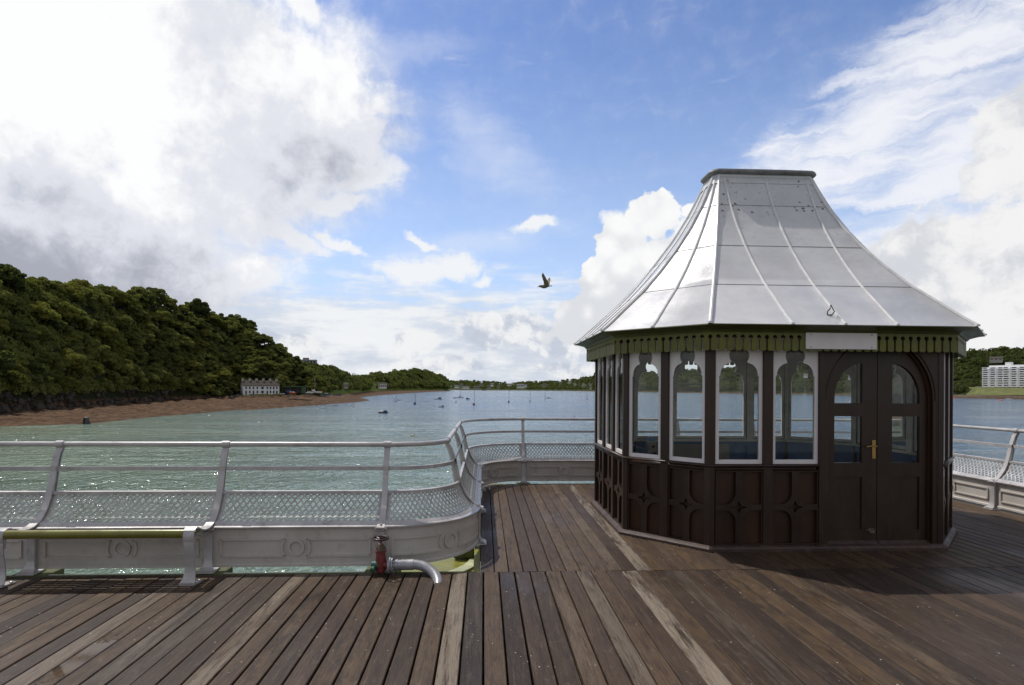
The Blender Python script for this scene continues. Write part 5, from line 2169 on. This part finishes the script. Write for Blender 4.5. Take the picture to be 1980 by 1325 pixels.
house(740, 750.5, 1080, 15, 7, label='white house below the bright green field on the far left shore', wins=4, base=-1)
house(669, 750.5, 440, 3.2, 2.4, d=4, rh=1.3, wall=stack, label='small cream cottage among trees behind the boatyard', wins=2, base=-0.5)
house(1926, 697, 1190, 16, 3, d=8, rh=3, wall=stack, label='pale stone house among trees above the apartment block', wins=3)
place = ['beside the end of the wooded point', 'second inland from the wooded point', 'on the slope above the quay', 'on the quay nearest the wooded point', 'on the quay behind the moored yachts',
         'high on the town slope at its left end', 'small one right of the quay buildings', 'tall one half way up the town slope', 'tiny one in the trees at mid slope', 'wide one near the lowest skyline',
         'largest block in the middle of the far shore', 'joined behind the right of the largest block', 'alone in the trees right of the largest block', 'upper one on the skyline left of the kiosk',
         'pale one close under the right hand skyline', 'small one above the trees near the kiosk', 'lower one in the row toward the kiosk', 'long one in the row near the kiosk',
         'second from the kiosk post in its row', 'nearest the kiosk post', 'lowest one by the water near the kiosk post']
for (px, py, w, h, c), pl in zip(town, place):
    D = DC_(px) * (1.04 + max(0, 751 - py) * 0.02)
    colr = 'white' if c == 0 else 'grey'
    house(px, py, D, w, h, d=14, rh=5, wall=stonew if c == 0 else greyw, label='distant %s town building, %s' % (colr, pl), name='town_building', cat='building',
          group='buildings of the town on the far shore', wins=4)
# houses seen through the kiosk on the wooded right bank
for px, py, w, h, lab in ((1512, 731, 12, 6, 'left one seen through the kiosk window'), (1558, 728, 10, 6, 'the higher one through the kiosk window'),
                          (1646, 733, 12, 6, 'seen through the left door pane'), (1762, 731, 10, 7, 'seen through the right door pane')):
    house(px, py, DC_(px) * 1.12, w, h, label='pale villa on the right bank, ' + lab, name='villa', cat='house', wins=2)

# apartment block
q = at(1899, 748, D=1085)
dirn = ray(1899, 748)
ab = thing('apartment_block', q, 'large white nine storey apartment block with rows of balconies above the right shore', 'building')
a_ = -az(1940) - R(24)
fm = frame_map(q, a_)
LB, NF, FH = 92.0, 9, 3.15
b = MB()
b.box(0, LB, 2.0, 16, -3, NF * FH, fm)
b.box(7, LB - 4, 3, 15, NF * FH, NF * FH + 2.6, fm)
b.build('wall', stonew, ab)
for x in (26, 58):
    b = MB()
    b.box(x, x + 7, 4, 10, NF * FH + 2.6, NF * FH + 6.6, fm)
    b.build('lift_tower', stonew, ab)
NB = 11
BW = LB / NB
for f in range(NF):
    b = MB()
    b.box(0, LB, 0.3, 2.1, f * FH + 0.0, f * FH + 0.25, fm)
    b.box(0.2, LB - .2, 0.25, 0.40, f * FH + 0.25, f * FH + 1.15, fm)
    for k in range(NB + 1):
        b.box(k * BW - .2, k * BW + 0.2, 0.41, 2.05, f * FH + 0.25, f * FH + FH, fm)
    b.build('balcony', stonew, ab)
    for k in range(NB):
        b = MB()
        x = k * BW + 0.5 + 0.8 * ((k * 7 + f * 3) % 3)
        b.box(x, x + BW - 2.9 - 0.5 * ((k + f) % 3), 1.9, 2.05, f * FH + 0.3, f * FH + 2.7, fm)
        b.build('window', winm, ab)
b = MB()
b.box(-8, LB + 4, -2.5, -1.5, -3.5, 0.2, fm)
for k in range(14):
    b.box(-1 + k * 5.5, 2.6 + k * 5.5, -2.65, -2.5, -2.3, -0.6, fm, 1)
b.build('parking_deck', [greyw, hulld], ab)
# lawn and sea wall below the apartments
lw = MB()
rowsL = []
for px in range(1868, 2140, 12):
    a = az(px)
    D0 = DC_(px)
    Dm = 1075 - (px - 1899) * 0.10
    col_ = []
    for D, py in ((D0 + 22, 764.2), (D0 + 24, 762.0), (Dm - 10, 750.5), (Dm + 12, 748.5)):
        w_ = at(px, py, D=D)
        col_.append((w_.x, w_.y, w_.z))
    rowsL.append(col_)
lw.sweep(rowsL, closed_ring=False)
o = lw.build('lawn', mat('dry_lawn', (0.10, 0.11, 0.022), 0.9, 0, 0.35, 0.08, 0, 1, dirt=(0.05, 0.07, 0.02), dscale=0.12, damt=0.8), None, fix=False)
tag(o, kind='structure')
b = MB()
rings = []
for px in range(1838, 2160, 12):
    a = az(px)
    D0 = DC_(px) + 8
    x, y = math.sin(a), math.cos(a)
    rings.append([(x * D0, y * D0, SEA - 0.5), (x * D0, y * D0, SEA + 4.0), (x * (D0 + 2), y * (D0 + 2), SEA + 4.4), (x * (D0 + 2), y * (D0 + 2), SEA - .5)])
b.sweep(rings)
o = b.build('sea_wall', mat('brown_sea_wall', (0.14, 0.10, 0.07), 0.9, 0, 0.3, 0.3), None)
tag(o, 'long brown sea wall at the water below the white apartment block', 'wall')


# ------------------------------------------------------------------ boats
def boat(px, py, lpx, kind, hull, label, mast=0, head=0.0, cover=None, z=SEA, D=None, name=None):
    q = at(px, py, z=z) if D is None else at(px, py, D=D)
    Dd = math.hypot(q.x, q.y)
    Lb = lpx * Dd / math.hypot(FPX, px - 990) * 1.0
    cat = {'yacht': 'sailing boat', 'motor': 'motor boat', 'dinghy': 'dinghy'}[kind]
    nm = name or {'yacht': 'sailing_yacht', 'motor': 'motor_boat', 'dinghy': 'dinghy'}[kind]
    t = thing(nm, q, label, cat, 'boats moored in the strait' if z == SEA and D is None else 'boats laid up in the yard')
    fm_ = frame_map(q, head - az(px))
    B = Lb * 0.17
    st = []
    hgt = Lb * (0.13 if kind != 'dinghy' else 0.10)
    for f, wf, zf in ((-0.5, 0.75, 0.85), (-0.3, 0.95, 0.82), (0, 1.0, 0.85), (0.25, 0.8, 0.95), (0.42, 0.35, 1.1), (0.5, 0.03, 1.2)):
        x = f * Lb
        st.append([fm_(x, -B * wf, hgt * zf), fm_(x, -B * wf * 0.8, -0.05), fm_(x, 0, -0.25), fm_(x, B * wf * 0.8, -0.05), fm_(x, B * wf, hgt * zf)])
    b = MB()
    b.sweep(st)
    b.build('hull', hull, t, autos=True)
    if kind != 'dinghy':
        b = MB()
        rings_ = [[fm_(x * Lb, y * B, z_ * hgt) for y, z_ in ((-0.62, 0.8), (-0.5, zt), (0.5, zt), (0.62, 0.8))] for x, zt in ((-0.22, 1.75), (0.08, 1.8), (0.26, 1.05))]
        b.sweep(rings_)
        b.build('cabin', hullw, t)
        b = MB()
        for y in (-1, 1):
            b.box(-0.18 * Lb, 0.06 * Lb, y * 0.60 * B - .02 * Lb * .2, y * 0.60 * B + .02 * Lb * .2, 1.15 * hgt, 1.5 * hgt, fm_)
        b.build('window', winm, t)
    else:
        b = MB()
        b.box(-0.1 * Lb, 0.0, -B * .9, B * .9, hgt * 0.6, hgt * .75, fm_)
        b.build('seat', teak, t)
    if cover:
        b = MB()
        b.sweep([[fm_(x * Lb, y * B, z_ * hgt) for y, z_ in ((-0.8, 0.9), (-0.6, 2.3), (0.6, 2.3), (0.8, 0.9))] for x in (-0.42, -0.05)])
        b.build('canopy', cover, t)
    if mast:
        mh = mast * Dd / FPX
        b = MB()
        b.tube([fm_(0.05 * Lb, 0, hgt), fm_(0.05 * Lb, 0, mh)], max(0.09, Dd * 0.0003), 6)
        b.tube([fm_(0.05 * Lb, 0, hgt * 2.6), fm_(-0.38 * Lb, 0, hgt * 2.4)], max(0.12, Dd * 0.00035), 6)
        b.build('mast', mastm, t)
    return t


H90 = R(90)
boat(625, 791, 15, 'motor', hullw, 'low white motor boat nearest the muddy spit', 0, R(180))
boat(648, 785, 9, 'dinghy', hulld, 'dark dinghy close to the tip of the muddy spit', 0, 0)
boat(684, 787, 10, 'motor', hullw, 'stubby white cabin boat off the tip of the spit', 9, R(60))
boat(741, 799, 18, 'motor', hulld, 'dark hulled motor boat with blue windows, nearest of all the boats', 0, R(180), canv)
boat(765, 777, 10, 'motor', hullw, 'white boat with a short mast left of the blue hulled yacht', 13, R(50))
boat(770, 774.5, 11, 'motor', hullw, 'white boat just behind the short masted one', 0, 0)
boat(803, 782, 12, 'yacht', hullb, 'blue hulled yacht with a tall mast, leftmost of the yachts', 24, R(70), canv)
boat(847, 773, 15, 'motor', hullw, 'white motor cruiser with blue cockpit cover', 0, R(180), canv)
boat(853, 788, 12, 'motor', hullw, 'small white launch with blue canopy nearest the railing corner', 0, R(170), canv)
boat(880, 770, 7, 'motor', hulld, 'tiny dark boat left of the white sloop', 0, 0)
boat(882, 778, 7, 'motor', hullw, 'tiny white boat left of the dark trawler like boat', 4, R(60))
boat(890, 769.5, 13, 'yacht', hullw, 'white sloop with tall thin mast behind the dark motor boat', 25, 0)
boat(905, 772, 9, 'motor', hulld, 'dark chunky motor boat behind the largest yacht', 0, R(40), canv)
boat(906, 775, 8, 'motor', hullw, 'small white boat in front of the chunky dark one', 0, R(80))
boat(917, 783, 11, 'yacht', hullb, 'blue hulled yacht with orange cockpit and brown mast in the middle of the strait', 30, R(70), orange)
boat(934, 755.5, 6, 'motor', hulld, 'tiny dark boat far out below the town', 0, 0)
boat(984, 778, 9, 'yacht', hulld, 'dark hulled yacht with tall mast in the middle of the open water', 30, R(75), canv)
boat(1025, 777, 7, 'yacht', hullw, 'small white yacht with thin mast right of the dark yacht', 20, R(80), canv)
boat(1054, 772, 6, 'yacht', hullw, 'white yacht beside the white motor cruiser', 14, R(80))
boat(1061, 770.5, 11, 'motor', hullw, 'white motor cruiser on the right of the open water', 0, 0)
boat(1135, 772, 8, 'yacht', hullw, 'white yacht with a thin mast closest to the kiosk', 24, R(70))
boat(1950, 774, 15, 'motor', hullw, 'white motor boat off the shore below the apartment block', 0, 0)
boat(1556, 763.5, 8, 'yacht', hullw, 'small white yacht seen through the right hand kiosk window', 14, 0)
boat(1745, 767, 10, 'motor', hullw, 'white boat seen through the upper pane of the right door', 0, 0)
rr = random.Random(4)
far = [940, 950, 961, 972, 985, 1005, 1020, 1035, 1042, 1066, 1090, 1120]
for i, px in enumerate(far):
    boat(px, 755.6 + (i % 3) * 0.6, 4.5, 'dinghy', hullw, 'speck like white boat moored in the line below the far town', 0, 0)
# boats laid up ashore
boat(560, 759.5, 14, 'motor', hullb, 'blue boat laid up ashore in front of the green shed', 0, R(30), canv, D=320)
boat(566, 760.5, 13, 'motor', orange, 'orange hulled boat laid up ashore beside the blue one', 0, R(-20), D=318)
boat(556, 763.5, 9, 'dinghy', hullb, 'small blue dinghy on the bank below the shed', 0, R(10), D=300)
boat(546, 761.5, 8, 'dinghy', hullw, 'white dinghy beside the right end of the cottages', 0, 0, D=300)
boat(598, 760, 13, 'motor', hullw, 'white boat laid up at the left of the yard wall', 0, R(10), D=318)
boat(608, 759, 13, 'yacht', hullw, 'white yacht laid up ashore with the tallest mast in the yard', 27, R(-10), D=322)
boat(617, 759.5, 12, 'motor', hullw, 'white boat laid up at the right of the yard', 0, R(30), D=330)
boat(621, 757, 6, 'dinghy', orange, 'tiny orange boat behind the yard boats', 0, 0, D=335)
boat(632, 763.3, 13, 'motor', hullb, 'long dark blue boat drawn up on the slip', 0, R(-8), D=310)
boat(652, 764.3, 15, 'dinghy', hullb, 'long low blue boat on the shingle right of the yard', 0, R(-5), D=330)


def buoy(px, py, r, m, label):
    q = at(px, py, z=SEA)
    b = MB()
    b.lathe((q.x, q.y, SEA - r * .3), (0, 0, 1), [(0, r * .5), (r * .3, r * .95), (r * .8, r), (r * 1.3, r * .7), (r * 1.6, r * .2)], 10)
    t = thing('mooring_buoy', (q.x, q.y, SEA), label, 'buoy', 'mooring buoys')
    b.build('float', m, t, smooth=True)
    b = MB()
    b.tube([(q.x, q.y, SEA + r * 1.2), (q.x, q.y, SEA + r * 2.2)], r * .15, 6)
    b.build('ring', rusty, t)


buoy(1936, 775, 1.1, orange, 'orange buoy left of the white motor boat below the apartments')
buoy(1846, 771, 1.0, orange, 'orange buoy close to the right edge of the kiosk')
buoy(798, 843, 0.22, mat('yellow_float', (0.6, 0.5, 0.1), 0.4), 'small yellow buoy on the water left of the railing corner')
buoy(1111, 806, 0.25, orange, 'small reddish buoy on the water beyond the far railing')
# stump standing in the shallows
q = at(166, 820, z=SEA)
b = MB()
b.lathe((q.x, q.y, SEA - 1), (0.05, 0, 1), [(0, 0.9), (1.0, 0.75), (2.0, 0.65), (2.6, 0.55), (2.7, 0.3)], 9)
b.lathe((q.x + 0.7, q.y, SEA - 1), (0.0, 0, 1), [(0, 0.5), (1.3, 0.4), (1.6, 0.2)], 8)
o = b.build('marker_post', hulld, None)
tag(o, 'squat dark weed covered stump standing at the water edge of the left beach', 'stump')
# mast on the hill
q = at(1096, 741, D=4300)
b = MB()
b.tube([(q.x, q.y, q.z), (q.x, q.y, q.z + 40)], [1.6, 0.8], 6)
o = b.build('radio_mast', mastm, None)
tag(o, 'thin mast on the skyline above the far town near the kiosk', 'mast')

# ------------------------------------------------------------------ gull
q = at(1053, 552, D=21)
gull = thing('gull', q, 'brown young gull flying left with raised wings above the strait', 'bird')
feather = mat('brown_mottled_plumage', (0.15, 0.115, 0.08), 0.8, 0, 0.5, 14)
feather2 = mat('dark_flight_feathers', (0.05, 0.04, 0.03), 0.8, 0, 0.4, 20)
feather3 = mat('pale_under_wing', (0.34, 0.27, 0.19), 0.8, 0, 0.2, 12)
b = MB()
G = lambda x, y, z: Vector((q.x + x * .92, q.y + y * .92, q.z + z * .92))
bp = [(-0.275, 0.0, -0.062, 0.004), (-0.262, 0, -0.058, 0.010), (-0.235, 0, -0.05, 0.013), (-0.225, 0, -0.044, 0.028), (-0.195, 0, -0.036, 0.038), (-0.16, 0, -0.036, 0.040),
      (-0.11, 0, -0.045, 0.056), (-0.04, 0, -0.05, 0.070), (0.04, 0, -0.046, 0.064), (0.11, 0, -0.036, 0.042), (0.17, 0, -0.026, 0.026)]
b.tube([G(x, y, z) for x, y, z, r in bp], [r for *_, r in bp], 12)
body = b.build('body', feather, gull, autos=True)
b = MB()
b.sweep([[G(x, -w, z), G(x, w, z), G(x, w, z - 0.012), G(x, -w, z - 0.012)] for x, w, z in ((0.14, 0.028, -0.022), (0.22, 0.05, -0.018), (0.30, 0.075, -0.012))])
b.build('tail', feather2, gull)
b = MB()
b.tube([G(-0.262, 0, -0.060), G(-0.29, 0, -0.066), G(-0.305, 0, -0.074)], [0.010, 0.007, 0.003], 8)
b.build('beak', black, gull, autos=True)
for sg in (-1, 1):
    b = MB()
    b.lathe(G(-0.212, sg * 0.030, -0.030), (0, sg, 0), [(0, 0.005), (0.003, 0.002)], 8)
    b.build('eye', black, gull)


def wing(sg, m0):
    # spine from shoulder to tip, with chord
    if sg < 0:     # near wing, bent back overhead
        sp_ = [(-0.03, -0.05, 0.0, 0.20), (-0.06, -0.16, 0.10, 0.20), (-0.115, -0.26, 0.21, 0.17), (-0.14, -0.30, 0.30, 0.13), (-0.13, -0.32, 0.38, 0.07), (-0.115, -0.33, 0.43, 0.015)]
    else:
        sp_ = [(0.02, 0.05, 0.0, 0.18), (0.04, 0.18, 0.10, 0.19), (0.10, 0.32, 0.20, 0.15), (0.16, 0.42, 0.28, 0.11), (0.22, 0.50, 0.36, 0.06), (0.26, 0.55, 0.43, 0.015)]
    b = MB()
    rings_ = []
    for i, (x, y, z, c) in enumerate(sp_):
        n = 8
        th_ = 0.014 * (1 - i / 7)
        ring = []
        for k in range(n):
            t = 2 * math.pi * k / n
            ring.append(G(x + c * 0.5 + c * 0.5 * math.cos(t), y + th_ * math.sin(t) * 0.5, z - 0.10 * c * math.cos(t) + th_ * math.sin(t)))
        rings_.append(ring)
    b.sweep(rings_)
    w_ = b.build('wing', m0, gull, autos=True)
    f_ = MB()
    for j in range(7):
        x, y, z, c = sp_[3]
        x2, y2, z2, c2 = sp_[5]
        s = j / 6
        bx, by, bz = x + c * s, y, z - 0.02 * s
        tx, ty, tz = x2 + c * 0.9 * s + 0.03 * s, y2 + 0.01, z2 - 0.17 * s
        f_.sweep([[G(bx - .014, by, bz), G(bx + .014, by, bz), G(bx, by + .004, bz)], [G(tx - .008, ty, tz), G(tx + .008, ty, tz), G(tx, ty + .003, tz)]])
    f_.build('flight_feathers', feather2, w_)


wing(-1, feather)
wing(1, feather3)
